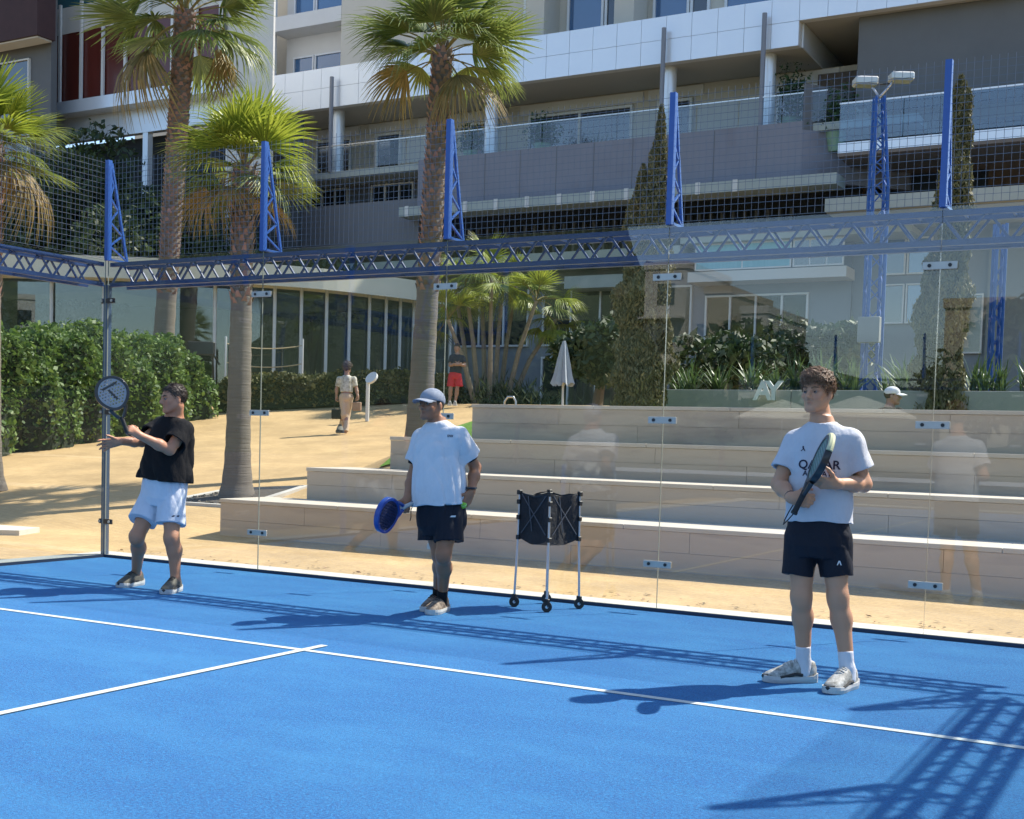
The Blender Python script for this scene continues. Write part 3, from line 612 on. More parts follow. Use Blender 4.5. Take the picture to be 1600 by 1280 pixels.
def palm(name, base, top, r0, r1, r2, label, nfr, scale, mix, smooth_to=0., seed=1, elev=(-50, 75), flare=1.6, boots=True, bend=0, group=None):
    """fan palm: tapered trunk, leaf-base stubs on the upper part, fronds one object each"""
    rr = random.Random(seed); base = np.array(base, float); top = np.array(top, float); e = empty(name, tuple(base), 0, label, 'palm tree', group); D = top-base; Lg = np.linalg.norm(D)
    n = 44; pts = []; rad = []
    for i in range(n+1):
        t = i/n; p = D*t+np.array([bend*math.sin(math.pi*t), 0, 0]); pts.append(p)
        r = r0+(r1-r0)*min(1, t/max(smooth_to, .2)); r = r if t < smooth_to or smooth_to == 0 else r1+(r2-r1)*(t-smooth_to)/(1-smooth_to)
        r *= 1+(flare-1)*math.exp(-t*Lg/.28)+.03*math.sin(i*2.4); rad.append(r)
    MB().tube(pts, rad, 14).build('trunk', SMOOTHB if smooth_to > .05 else BARK, e, smooth=True)
    if boots:
        V = []; F = []; t0 = max(smooth_to, .02); cnt = int(Lg*(1-t0)/.011)
        for i in range(cnt):
            t = t0+(1-t0)*i/cnt; a = i*2.39996; k = min(n-1, int(t*n)); f = t*n-k; c = pts[k]*(1-f)+pts[k+1]*f; r = rad[k]*(1-f)+rad[k+1]*f
            o = np.array([math.cos(a), math.sin(a), 0]); s = np.array([-math.sin(a), math.cos(a), 0]); w = r*.30*rr.uniform(.8, 1.2); h = .10*rr.uniform(.8, 1.3)
            b = c+o*r*.93; m_ = len(V); tipo = c+o*(r*1.0+.03*rr.uniform(.7, 1.6))+np.array([0, 0, h])+s*rr.uniform(-.02, .02)
            V += [b-s*w, b+s*w, tipo+s*w*.35, tipo-s*w*.35, c+o*(r+.016)+np.array([0, 0, h*.35])]; F += [(m_, m_+1, m_+4), (m_+1, m_+2, m_+4), (m_+2, m_+3, m_+4), (m_+3, m_, m_+4)]
        tag(meshobj('leaf_bases', fastmesh('leaf_bases', np.array(V), np.array(F)), BOOT, e), kind='stuff')
    for i in range(nfr):
        u = i/(nfr-1); el = elev[1]+(elev[0]-elev[1])*u**.85; az = i*2.39996+rr.uniform(-.25, .25); el += rr.uniform(-8, 8)
        key = 'd' if u > 1-mix[2] else ('y' if u < mix[0] or rr.random() < .15*mix[0] else 'g')
        s = scale*rr.uniform(.85, 1.1)*(1-.25*max(0, (.25-u)*4)*.6)
        me = FR[key][rr.randrange(4)]; o = bpy.data.objects.new('frond', me); link(o, e)
        o.matrix_local = Matrix.Translation(tuple(D+np.array([0, 0, -.16*u*scale])))@Matrix.Rotation(az, 4, 'Z')@Matrix.Rotation(-R(el), 4, 'Y')@Matrix.Rotation(rr.uniform(-.5, .5), 4, 'X')@Matrix.Diagonal((s, s, s, 1))
    return e
PG = 'fan palms on the path'
p1 = at(370, 775, 18.4); p1[2] = ground_z(p1[0], p1[1]); t1 = at(382, 262, 18.5)
palm('fan_palm', p1, t1, .19, .155, .17, 'short fan palm with bright yellow-green crown beside the left court post', 34, .78, (.55, 0, .10), smooth_to=.58, seed=3, flare=1.5, elev=(-34, 80), group=PG)
p2 = at(652, 685, 21.5); p2[2] = ground_z(p2[0], p2[1])-.1; t2 = at(692, 78, 21.5)
palm('fan_palm', p2, t2, .24, .19, .175, 'tall fan palm with brown patterned trunk at the top centre of the picture', 27, 1.06, (.16, 0, .04), smooth_to=.42, seed=11, flare=1.3, elev=(-26, 80), group=PG)
p3 = at(249, 560, 35.5); p3[2] = ground_z(p3[0], p3[1])-.1; t3 = at(290, 18, 35.5)
palm('fan_palm', p3, t3, .33, .28, .29, 'tall fan palm with drooping grey-green crown rising behind the clipped hedge', 30, 1.88, (.08, 0, .05), smooth_to=.30, seed=5, flare=1.2, elev=(-38, 75), group=PG)
p4 = at(-18, 700, 20.); p4[2] = ground_z(p4[0], p4[1]); t4 = at(-12, 222, 20.)
palm('fan_palm', p4, t4, .2, .16, .17, 'fan palm half cut off at the left edge of the picture', 30, .86, (.45, 0, .15), smooth_to=.55, seed=9, elev=(-35, 78), group=PG)
# square tree pit of the short palm
pit = empty('tree_pit', (p1[0], p1[1], p1[2]), 0, 'square pit of dark gravel with pale edging round the short palm', 'tree pit')
zg = lambda x, y: float(ground_z(p1[0]+x, p1[1]+y)-p1[2])
for a, b in (((-.72, -.72), (.72, -.72)), ((.72, -.72), (.72, .72)), ((.72, .72), (-.72, .72)), ((-.72, .72), (-.72, -.72))):
    MB().bar((a[0], a[1], zg(*a)+.012), (b[0], b[1], zg(*b)+.012), .12, .05).build('edging', KERB, pit)
MB().add([(x, y, zg(x, y)+.012) for x, y in ((-.68, -.68), (.68, -.68), (.68, .68), (-.68, .68))], [(0, 1, 2, 3)]).build('gravel_bed', M('dark_gravel', (.05, .042, .035), (.13, .11, .09), scale=40, rough=.95, bump=1, bscale=60, contrast=2.5), pit)
C = np.stack([RNG.uniform(-.66, .66, 700), RNG.uniform(-.66, .66, 700), np.zeros(700)], 1); C[:, 2] = [zg(a, b)+.02 for a, b in C[:, :2]]
leaf_cloud('loose_chips', C, .05, M('chips', (.20, .17, .13), (.32, .28, .22), scale=30, island=.4), pit, aspect=.9)
# second, flat manhole / pit at the far left edge
q_ = at(10, 829, 15.5)
# ---------------------------------------------------------------- multi-stem palm clump
cl = at(775, 628, 35.); cl[2] = ground_z(cl[0], cl[1]); clump = empty('clump_palm', tuple(cl), 0, 'clump of slender leaning palm stems behind the steps', 'palm tree'); rr = random.Random(4)
for i, (bx_, tx_, ty_, dt) in enumerate(((735, 712, 455, .4), (748, 728, 450, -.3), (758, 752, 440, .6), (765, 768, 432, -.5), (772, 786, 438, .2), (780, 806, 448, .5), (790, 838, 470, -.2), (796, 868, 500, .3), (742, 700, 500, -.6))):
    b = at(bx_, 622, 35.+dt); b[2] = cl[2]; t = at(tx_, ty_, 35.+dt*2); m_ = (b+t)/2+np.array([0, 0, .1])
    MB().tube([b-cl, m_-cl-(t-b)*np.array([.06, .06, 0]), t-cl], [.085, .065, .05], 8).build('stem', M('clump_stem', (.20, .16, .11), (.30, .25, .18), scale=8, rough=.8, stretch=(1, 1, 3)), clump, smooth=True)
    for k in range(9):
        o = bpy.data.objects.new('frond', FR['y' if k % 3 else 'g'][rr.randrange(4)]); link(o, clump); s = .85*rr.uniform(.8, 1.15)
        o.matrix_local = Matrix.Translation(tuple(t-cl))@Matrix.Rotation(k*2.4+i, 4, 'Z')@Matrix.Rotation(-R(rr.uniform(-55, 65)), 4, 'Y')@Matrix.Diagonal((s, s, s, 1))
bl = rr
C = cl+np.stack([RNG.normal(0, .75, 2600), RNG.normal(0, .5, 2600), np.abs(RNG.normal(0, .28, 2600))], 1)
leaf_cloud('ground_leaves', C-cl, .28, M('clump_under', (.05, .085, .035), (.10, .13, .06), scale=3, island=.4, trans=.2), clump, aspect=.12, bias=(0, 0, 1.2))
# ---------------------------------------------------------------- cypresses
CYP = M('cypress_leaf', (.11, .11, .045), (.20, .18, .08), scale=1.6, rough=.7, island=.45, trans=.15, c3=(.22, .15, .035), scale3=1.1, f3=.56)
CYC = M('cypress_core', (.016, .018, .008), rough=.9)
def cypress(base, H, W, label, seed, n=15000, twin=None, pw=2.6):
    rr = np.random.default_rng(seed); e = empty('cypress_tree', tuple(base), 0, label, 'cypress')
    MB().tube([(0, 0, -.2), (0, 0, H*.6)], [.09, .04], 8).build('trunk', BARK, e)
    cols = [(0, 0, H, W)]+([twin] if twin else [])
    PT = []
    for cx, cy, h, w in cols:
        m_ = int(n*h*w/(H*W)); z = rr.uniform(.03, 1, m_); prof = lambda z: np.minimum(1, (z/.10)**.6)*(1-z**pw)**.7*(.85+.15*np.sin(z*23+seed))*(.9+.1*np.sin(z*61))
        a = rr.uniform(0, 2*math.pi, m_); lump = 1+.16*np.sin(a*3+z*17+seed)+.10*np.sin(a*5-z*31); r = w/2*prof(z)*lump*np.sqrt(rr.uniform(.45, 1.12, m_)); PT.append(np.stack([cx+r*np.cos(a), cy+r*np.sin(a), z*h], 1))
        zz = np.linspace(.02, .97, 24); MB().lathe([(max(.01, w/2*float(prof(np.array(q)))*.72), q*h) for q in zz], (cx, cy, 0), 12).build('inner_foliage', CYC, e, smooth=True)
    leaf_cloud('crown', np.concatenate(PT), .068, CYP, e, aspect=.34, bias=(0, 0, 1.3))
c1 = at(992, 640, 17); c1[2] = ground_z(c1[0], c1[1]); z1 = at(1022, 172, 17)[2]
cypress(c1, z1-c1[2]-.8, .78, 'twin-topped dusty cypress at the middle joint of the glass wall', 2, 30000, twin=(.20, .1, z1-c1[2], .58))
c2 = at(1478, 640, 16.2); c2[2] = ground_z(c2[0], c2[1]); z2 = at(1500, 128, 16.2)[2]
cypress(c2, z2-c2[2], .52, 'tall straight cypress behind the right end of the glass wall', 5, 28000, pw=7, twin=(-.26, .12, (z2-c2[2])*.55, .5))
# ---------------------------------------------------------------- hedges
def hedge(name, path, w, hts, label, n, size, seed, mat=HLEAF, core=HCORE, lump=.22):
    """clipped hedge along a path: lumpy core and a coat of leaves"""
    rr = np.random.default_rng(seed); P = np.array(path, float); e = empty(name, (0, 0, 0), 0, label, 'hedge'); seg = np.linalg.norm(np.diff(P, axis=0), axis=1); cum = np.concatenate([[0], np.cumsum(seg)])
    def pos(s):
        return np.stack([np.interp(s, cum, P[:, k]) for k in range(2)], 1)
    def tang(s):
        d = pos(np.minimum(s+.05, cum[-1]))-pos(np.maximum(s-.05, 0)); return d/np.linalg.norm(d, axis=1)[:, None]
    def surf(s, a, k):
        t = tang(s); nn = np.stack([-t[:, 1], t[:, 0]], 1); c = pos(s); g = ground_z(c[:, 0], c[:, 1]); h = np.interp(s, cum, hts); end = np.minimum(1, np.minimum(s, cum[-1]-s)/(w*.55)); end = np.sqrt(np.clip(1-(1-end)**2, 0.02, 1))
        lm = 1+lump*(.5*np.sin(s*1.9+a*2+seed)+.5*np.sin(s*3.7-a*3)+.35*np.sin(s*7.1+a*5)); ca = np.cos(a); sa = np.sin(a)
        x = np.sign(ca)*np.abs(ca)**.6*w/2*end*lm*k; z = (np.abs(sa)**.55)*h*(.25+.75*end)*(1+(lm-1)*.5)*k
        return np.stack([c[:, 0]+nn[:, 0]*x, c[:, 1]+nn[:, 1]*x, g+z], 1)
    ns, na = int(cum[-1]/.25)+8, 16; S, A = np.meshgrid(np.linspace(.001, cum[-1]-.001, ns), np.linspace(0, math.pi, na), indexing='ij'); V = surf(S.ravel(), A.ravel(), .93); i = np.arange(ns*na).reshape(ns, na)
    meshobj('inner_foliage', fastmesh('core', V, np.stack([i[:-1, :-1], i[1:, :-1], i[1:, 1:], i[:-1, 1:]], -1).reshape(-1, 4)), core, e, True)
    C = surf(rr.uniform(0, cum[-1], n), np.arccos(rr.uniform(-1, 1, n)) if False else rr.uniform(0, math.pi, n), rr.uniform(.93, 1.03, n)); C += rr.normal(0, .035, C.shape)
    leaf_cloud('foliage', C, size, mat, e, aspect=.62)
h0 = at(-40, 722, 24.0); h1 = at(330, 655, 34)
hedge('clipped_hedge', [(-13.0, 3.2), (-13.4, 8.2), (-14.3, 12.5), (-15.6, 16.9)], 3.0, [2.35, 2.5, 2.45, 1.9], 'big rounded green hedge behind the player in black', 62000, .115, 1)
hedge('low_hedge', [(-14.8, 17.6), (-12.8, 18.7), (-10.4, 19.9), (-8.6, 20.8)], .8, [.95, .9, .85, .8], 'low dry-stemmed hedge along the foot of the pavilion', 9000, .12, 2, mat=M('low_hedge_leaf', (.06, .085, .02), (.15, .13, .045), scale=2.2, rough=.7, island=.45, trans=.2), lump=.15)
# strap-leaved plants behind the planter wall
STR = M('strap_leaf', (.05, .10, .03), (.11, .17, .05), scale=2, rough=.4, island=.4, trans=.3)
def strap_mesh(seed, n=46, L=.75):
    rr = random.Random(seed); V = []; F = []
    for k in range(n):
        a = rr.uniform(0, 6.283); o = rr.uniform(.15, .75); l = L*rr.uniform(.6, 1.1); w = .016; c0 = np.array([rr.uniform(-.1, .1), rr.uniform(-.1, .1), 0]); d = np.array([math.cos(a), math.sin(a), 0]); s = np.array([-d[1], d[0], 0]); pr = None
        for j in range(5):
            t = j/4; c = c0+d*l*o*t**1.6+np.array([0, 0, l*(1-o*.35)*(t-.35*o*t**3)]); ww = w*(1-t**3)+.001; cu = (c-s*ww, c+s*ww)
            if pr is not None: m_ = len(V); V += [pr[0], pr[1], cu[1], cu[0]]; F.append((m_, m_+1, m_+2, m_+3))
            pr = cu
    me = fastmesh('leaves', np.array(V), np.array(F)); me.materials.append(STR); return me
SM = [strap_mesh(i) for i in range(4)]
rr = random.Random(8)
def strap(x, y, s, label):
    z = 2.0; e = empty('strap_plant', (x, y, z), 0, label, 'plant', 'strap-leaved plants behind the planter wall'); o = bpy.data.objects.new('leaves', SM[rr.randrange(4)]); link(o, e); o.rotation_euler = (0, 0, rr.uniform(0, 6)); o.scale = (s, s, s*1.1)
ORD = 'first second third fourth fifth sixth seventh eighth ninth tenth eleventh twelfth thirteenth fourteenth fifteenth sixteenth seventeenth eighteenth nineteenth'.split(); ORD += ['twentieth']+['twenty-'+o for o in ORD[:9]]+['thirtieth']+['thirty-'+o for o in ORD[:9]]
for i in range(26):
    x_ = 2.0+i*.34; strap(x_+i*.06+rr.uniform(-.1, .1), 8.75+rr.uniform(-.2, .45)+.5*(i % 2), rr.uniform(.8, 1.15), ORD[i]+' clump of strap leaves from the left behind the planter wall')
# trees below the hotel wing and beyond the lawn, shade put into leaf colour
TL = M('dark_shaded_leaf', (.022, .045, .016), (.045, .075, .025), scale=.9, rough=.6, island=.4, trans=.2)
def bush(base, rx, ry, h, label, seed, n=6500, size=.22, name='shade_tree', mat=TL, trunk=True, cat='tree'):
    r_ = np.random.default_rng(seed); e = empty(name, tuple(base), 0, label, cat); k = 9; cen = np.stack([r_.uniform(-.6, .6, k)*rx, r_.uniform(-.6, .6, k)*ry, r_.uniform(.35, .85, k)*h], 1); rad = r_.uniform(.3, .5, k)*min(rx, ry, h*.6)*1.25
    if trunk:
        MB().tube([(0, 0, -.2), (.1, .05, h*.3), (0, .1, h*.6)], [.16, .12, .06], 8).build('trunk', BARK, e, smooth=True)
        for j in range(4): MB().tube([(.08, .05, h*.28), tuple(cen[j])], [.07, .02], 6).build('limb', BARK, e)
    C = []
    for c, r in zip(cen, rad):
        d = rand_dirs(n//k); q = c+d*r*r_.uniform(.35, 1.0, (n//k, 1))**.5*np.array([1, 1, .85]); C.append(q)
    leaf_cloud('crown', np.concatenate(C), size, mat, e, aspect=.5)
TG = 'dark trees below the hotel wing'
for i, (px, py, t, rx, h, lab) in enumerate(((20, 430, 47, 3.2, 10.8, 'dark tree at the left edge below the maroon block'), (95, 400, 48, 3.4, 11.4, 'dark tree above the clipped hedge, left of the corner post'), (150, 420, 46, 3.0, 10., 'dark tree directly behind the left corner post'), (215, 420, 48, 3.0, 9.0, 'dark tree between the corner post and the drooping palm'), (330, 420, 49, 3.2, 8.6, 'dark tree above the pavilion roof by the bright short palm'), (455, 400, 48, 3.0, 7.6, 'dark tree over the pavilion roof left of the tall centre palm'))):
    b = at(px, py, t); b[2] = 2.2 if i not in (3, 4, 5) else 2.3; b = np.array(b)
    bush(b, rx, rx, h, lab, 20+i, 6500, .26)
for i, (px, t, h, lab) in enumerate(((930, 30, 2.7, 'dark leafy tree behind the closed white parasol'), (1110, 27, 1.9, 'dark shrub behind the planter wall near the middle joint'), (1270, 29, 2.0, 'dark shrub behind the young man’s head'))):
    b = at(px, 640, t); b[2] = ground_z(b[0], b[1]); bush(b, 1.5, 1.3, h, lab, 40+i, 4500, .2)
# trees reflected from behind the camera
for i, (x_, y_, h_) in enumerate(((-22, -48, 8), (-10, -46, 7), (2, -42, 8), (9, -40, 6.5), (20, -44, 8))):
    bush((x_, y_, 0), 4.2, 3, h_, ('tree reflected at the %s of the glass wall' % ('far left', 'left', 'middle', 'right', 'far right')[i]), 60+i, 2600, .5)

# added dark slopes out of view, there to darken the glass reflections
XC_ = float(aty(1000, 500, 92)[0]); XK_ = float(aty(1000, 500, 93)[0])-XC_
def added_hill_z(x, y): return (8+19*(1-sstep(-9, 7, x-XC_-XK_*(-y-92)+2.2*np.sin(x*.9+y*.5)+1.3*np.sin(x*2.3)))+1.2*np.sin(x*.05)+1.0*np.sin(x*.23+1)+.8*np.sin(x*.6))*np.clip((-y-54)/38, 0, 1)
ADDED_HILL = M('added_dark_slope', (.03, .05, .022), (.075, .10, .05), scale=.25, rough=.95, bump=1, bscale=.6, bdist=1, c3=(.28, .24, .18), scale3=.12, f3=.6)
sheet('added_dark_hill', np.concatenate([np.linspace(-190, XC_-30, 50), np.linspace(XC_-29, XC_+30, 130), np.linspace(XC_+31, 120, 70)]), np.linspace(-130, -54, 60), lambda x, y: added_hill_z(x, y), ADDED_HILL)
sheet('added_dark_hill', np.linspace(-150, -75, 24), np.linspace(-56.5, 20, 30), lambda x, y: 0+26*np.clip((-x-78)/40, 0, 1)+3*np.sin(y*.12), ADDED_HILL)
sheet('added_dark_hill', np.linspace(60, 130, 20), np.linspace(-70, 8, 30), lambda x, y: 0+24*np.clip((x-62)/40, 0, 1)+2*np.sin(y*.12)*np.clip((x-62)/40, 0, 1), ADDED_HILL)
DARK_GROUND = M('dark_ground_fill', (.045, .047, .05), (.07, .07, .07), scale=3, rough=.9)
sheet('added_dark_ground', np.array([-190., 120.]), np.array([-130., -20.9]), lambda x, y: 0*x+.004, DARK_GROUND); sheet('added_dark_ground', np.array([-75., -1.4]), np.array([-20.8, -4.]), lambda x, y: 0*x+.004, DARK_GROUND); sheet('added_dark_ground', np.array([11.2, 120.]), np.array([-20.8, 1.9]), lambda x, y: 0*x+.004, DARK_GROUND)  # unseen dark ground added to cut pale reflections and warm bounce
sheet('added_dark_hill', np.linspace(32, 70, 16), np.linspace(3, 70, 30), lambda x, y: 2+14*np.clip((x-32)/10, 0, 1)+1.5*np.sin(y*.3)*np.clip((x-32)/10, 0, 1), ADDED_HILL)  # another added slope, keeps pale reflections off the side glass
# ================================================================ people: signed-distance bodies meshed with surface nets
TC = -np.array([_f[0], _f[1], 0]); TC /= np.linalg.norm(TC); RT = _r0.copy(); UPV = np.array([0, 0, 1.])
def V3(r, u, c): return RT*r+UPV*u+TC*c
def unit(v): v = np.array(v, float); return v/max(1e-9, np.linalg.norm(v))
def dotv(P, v): return P@np.asarray(v, P.dtype)
def smin(a, b, k):
    h = np.clip(.5+.5*(b-a)/k, 0, 1); return b*(1-h)+a*h-k*h*(1-h)
def f_cone(a, b, ra, rb):
    a = np.array(a, np.float32); b = np.array(b, np.float32); ba = b-a; L2 = float(ba@ba)+1e-9
    def f(P):
        pa = P-a; h = np.clip((pa@ba)/L2, 0, 1); return np.sqrt(((pa-h[:, None]*ba)**2).sum(1))-(ra+(rb-ra)*h)
    return f
def f_cap(a, b, ra, rb, flat=(1., 1.), side=None):
    """cone with flat far end; side: direction squeezed by flat[1]"""
    a = np.array(a, np.float32); b = np.array(b, np.float32); L = float(np.linalg.norm(b-a)); d = ((b-a)/L).astype(np.float32); sd = None if side is None else unit(np.array(side)-d*float(d@side)).astype(np.float32)
    def f(P):
        pa = P-a; t = pa@d; q = pa-t[:, None]*d
        if sd is not None:
            s = q@sd; q = q+(s*(1/flat[1]-1))[:, None]*sd
        return np.maximum(np.sqrt((q**2).sum(1)+np.minimum(t, 0)**2)-(ra+(rb-ra)*np.clip(t/L, 0, 1)), t-L)
    return f
def f_ell(c, rad, fr=None):
    c = np.array(c, np.float32); rad = np.array(rad, np.float32); Fm = None if fr is None else np.array(fr, np.float32)
    def f(P):
        p = P-c
        if Fm is not None: p = p@Fm.T
        k0 = np.sqrt(((p/rad)**2).sum(1)); k1 = np.sqrt(((p/rad**2)**2).sum(1))+1e-9; return k0*(k0-1)/k1
    return f
def f_loft(st, cut=None):
    """st: list of (centre, right, fwd, a, b) from bottom to top"""
    C = np.array([s[0] for s in st], np.float32); ax = unit(C[-1]-C[0]).astype(np.float32); T = (C-C[0])@ax; A = np.array([s[3] for s in st]); B = np.array([s[4] for s in st]); Rr = np.array([s[1] for s in st], np.float32); Ff = np.array([s[2] for s in st], np.float32)
    def f(P):
        t = (P-C[0])@ax; tc = np.clip(t, T[0], T[-1]); I = lambda Y: np.interp(tc, T, Y).astype(np.float32)
        c = np.stack([I(C[:, k]) for k in range(3)], 1); rv = np.stack([I(Rr[:, k]) for k in range(3)], 1); fv = np.stack([I(Ff[:, k]) for k in range(3)], 1); a = I(A); b = I(B)
        p = P-c; x = np.abs((p*rv).sum(1)/a); y = np.abs((p*fv).sum(1)/b); e = 2.35
        k0 = (x**e+y**e)**(1/e)+1e-6; return np.maximum((k0-1)*np.minimum(a, b)*.9, np.maximum(t-T[-1], T[0]-t))
    return f
class SDF:
    def __init__(s): s.p = []; s.post = []
    def add(s, f, k=.02): s.p.append((f, k)); return s
    def mesh(s, h, lo, hi, B=10, solid=False):
        """sparse surface nets: only blocks near the surface are evaluated"""
        lo = np.array(lo, np.float32); nb = np.ceil((np.array(hi)-lo)/(h*B)).astype(int)+1
        bi = np.stack(np.meshgrid(*[np.arange(k) for k in nb], indexing='ij'), -1).reshape(-1, 3); cen = (lo+(bi+.5)*B*h).astype(np.float32); hd = B*h*.87
        Dc = np.stack([f(cen) for f, k in s.p]); mn = Dc.min(0); o = np.stack(np.meshgrid(*[np.arange(B+1)]*3, indexing='ij'), -1).reshape(-1, 3); ids = []; Ds = []
        for j in np.where((mn < hd*1.1+.012) & (mn > (-hd*1.15-.02 if solid else -9)))[0]:
            P = (lo+(bi[j]*B+o)*h).astype(np.float32); d = None
            for i in np.where(Dc[:, j] < mn[j]+2.05*hd+.03)[0]:
                f, k = s.p[i]; e = f(P).astype(np.float32); d = e if d is None else smin(d, e, k)
            for q in s.post: d = q(P, d)
            if d.min() < 0 < d.max(): ids.append(j); Ds.append(d.reshape(B+1, B+1, B+1))
        D = np.stack(Ds); bs = bi[np.array(ids)]*B; S = D < 0; sl = (slice(0, -1), slice(1, None)); c = np.zeros(D[:, 1:, 1:, 1:].shape, np.int8)
        for a in range(8): c += S[:, sl[a & 1], sl[a >> 1 & 1], sl[a >> 2 & 1]]
        act = np.argwhere((c > 0) & (c < 8)); G = bs[act[:, 0]]+act[:, 1:]; N1, N2 = int(nb[1]*B+3), int(nb[2]*B+3)
        def key(g): return ((g[:, 0]+1).astype(np.int64)*N1+g[:, 1]+1)*N2+g[:, 2]+1
        K = key(G); od = np.argsort(K); Ks = K[od]; acc = np.zeros((len(act), 3)); cnt = np.zeros(len(act)); off = [np.array((a & 1, a >> 1 & 1, a >> 2 & 1)) for a in range(8)]
        for a in range(8):
            for ax in range(3):
                if off[a][ax]: continue
                b = off[a].copy(); b[ax] = 1; va = D[(act[:, 0],)+tuple((act[:, 1:]+off[a]).T)]; vb = D[(act[:, 0],)+tuple((act[:, 1:]+b).T)]; m = (va < 0) != (vb < 0); t = va[m]/(va[m]-vb[m]); pt = np.tile(off[a].astype(float), (m.sum(), 1)); pt[:, ax] += t; acc[m] += pt; cnt[m] += 1
        V = lo+(G+acc/cnt[:, None])*h; Fs = []
        def look(g):
            k = key(g); i = np.clip(np.searchsorted(Ks, k), 0, len(Ks)-1); return np.where(Ks[i] == k, od[i], -1)
        for ax in range(3):
            u, v = (ax+1) % 3, (ax+2) % 3; s0 = [slice(None)]+[slice(0, -1)]*3; s1 = list(s0); s1[ax+1] = slice(1, None); A_ = S[tuple(s0)]; B_ = S[tuple(s1)]; e = np.argwhere(A_ != B_); fl = A_[tuple(e.T)]; g = bs[e[:, 0]]+e[:, 1:]
            du = np.zeros(3, int); du[u] = 1; dv = np.zeros(3, int); dv[v] = 1; q = np.stack([look(g-du-dv), look(g-dv), look(g), look(g-du)], 1); q[~fl] = q[~fl][:, ::-1]; Fs.append(q)
        F = np.concatenate(Fs); return V, F[(F >= 0).all(1)]
def skin_mat(name, rough=.5):
    m = M(name, .5, attr='Col', rough=rough, bump=.12, bscale=90, bdist=.002); B = m.node_tree.nodes['Principled BSDF']; B.inputs['Subsurface Weight'].default_value = .12; B.inputs['Subsurface Scale'].default_value = .012; B.inputs['Subsurface Radius'].default_value = (1, .35, .2); return m
SKIN = skin_mat('skin')
def fabric(name, c, rough=.85, var=.12, bump=.35):
    c = np.array(c, float); return M(name, tuple(c), tuple(np.clip(c*(1+var)+.004*var, 0, 1)), scale=14, rough=rough, bump=.55, bscale=17, bdist=.020, spec=.25, stretch=(1, 1, .55))
def folds(amp, seed, lo=.2):
    """cloth folds: warped sine ridges"""
    r = np.random.default_rng(seed); K = [(r.normal(size=3)*np.array([1, 1, .45])*s, r.normal(size=3)*9, r.uniform(0, 6)) for s in (26, 38, 55)]
    def f(P):
        w = 0
        for k, k2, ph in K: w = w+1-1.9*np.abs(np.sin(.5*(P@k)+ph+1.3*np.sin(P@k2+ph)))**.8
        return amp*(w/3)*(.55+.45*np.sin(P@(K[0][1]*.8)+ph))
    return f
def hand_prims(S, w, d, thumb, side, curl=(.35, .45, .3), spread=.06, sc_=1., thumb_curl=.3, k=.008):
    """palm, four unequal fingers and a thumb; side +1 right, -1 left; curl = bends at the three joints"""
    d = unit(d); th = unit(np.array(thumb)-d*float(np.dot(thumb, d))); n = np.cross(th, d)*side; w = np.array(w, float); tips = []
    S.add(f_ell(w+d*.048*sc_+n*.0, (.040*sc_, .054*sc_, .0150*sc_), np.stack([th, d, n])), .018)
    S.add(f_cone(w-d*.01, w+d*.03*sc_, .026*sc_, .027*sc_), .02)
    for i, (o, ln, kx) in enumerate(((.031, .96, .084), (.010, 1.06, .089), (-.011, 1.0, .086), (-.030, .80, .078))):
        p = w+(d*kx+th*o)*sc_; S.add(f_cone(w+(d*.02+th*o*.6)*sc_, p, .0125*sc_, .0108*sc_), .012); a = 0; sd = th*(o/.031)*spread
        for L_, b, r0, r1 in zip((.044, .027, .021), curl, (.0105, .0092, .0082), (.0093, .0083, .0068)):
            a += b*(1+.08*i); v = unit(d*math.cos(a)+n*math.sin(a)+sd*max(0, math.cos(a))); q = p+v*L_*ln*sc_; S.add(f_cone(p, q, r0*sc_, r1*sc_), k); p = q
        tips.append(p)
    p = w+(d*.022+th*.026+n*.006)*sc_; v = unit(d*.62+th*.72+n*.30); S.add(f_cone(w+d*.01*sc_, p, .016*sc_, .015*sc_), .015)
    for L_, r0, r1, b in ((.040, .0145, .0115, 0), (.031, .0112, .0098, thumb_curl), (.025, .0098, .0075, thumb_curl)):
        v = unit(v*math.cos(b)+unit(n*.7+d*.5-th*.6)*math.sin(b)); q = p+v*L_*sc_; S.add(f_cone(p, q, r0*sc_, r1*sc_), k); p = q
    return w+(d*.07+n*.024)*sc_, n, th, p
def head_prims(S, c, fr, s=1., heavy=0.):
    """fr rows: right, fwd, up"""
    def L(x, y, z): return c+s*(fr[0]*x+fr[1]*y+fr[2]*z)
    E = lambda p, r, k: S.add(f_ell(L(*p), np.array(r)*s, fr), k); Cn = lambda p, q, a, b, k: S.add(f_cone(L(*p), L(*q), a*s, b*s), k)
    E((0, -.012, .034), (.074, .094, .083), .02); E((0, .026, -.018), (.060+heavy*.008, .064, .086), .025)
    for e in (-1, 1):
        Cn((e*.052, -.004, -.042), (e*.020, .064, -.091), .021+heavy*.006, .018+heavy*.004, .022); E((e*.040, .062, -.022), (.022, .018, .018), .018); E((e*.075, -.010, -.008), (.011, .019, .032), .006); Cn((e*.012, .097, -.031), (e*.013, .090, -.034), .0085, .009, .006)
        Cn((e*.012, .083, .020), (e*.042, .070, .020), .010, .008, .012)
    E((0, .070, -.090), (.022, .018, .018), .02); Cn((0, .084, .014), (0, .108, -.024), .0085, .0125, .009)
    E((0, .082, -.055), (.019, .011, .0045), .008); E((0, .081, -.0645), (.016, .011, .005), .008)
    ey = [np.array(L(e*.031, .093, .004), np.float32) for e in (-1, 1)]; mo = f_ell(L(0, .098, -.0600), np.array((.019, .0085, .0016))*s, fr)
    def post(P, d):
        for q in ey: d = -smin(-d, np.sqrt(((P-q)**2).sum(1))-.0135*s, .012)
        return np.maximum(d, -mo(P)) if True else d
    S.post.append(post); return L
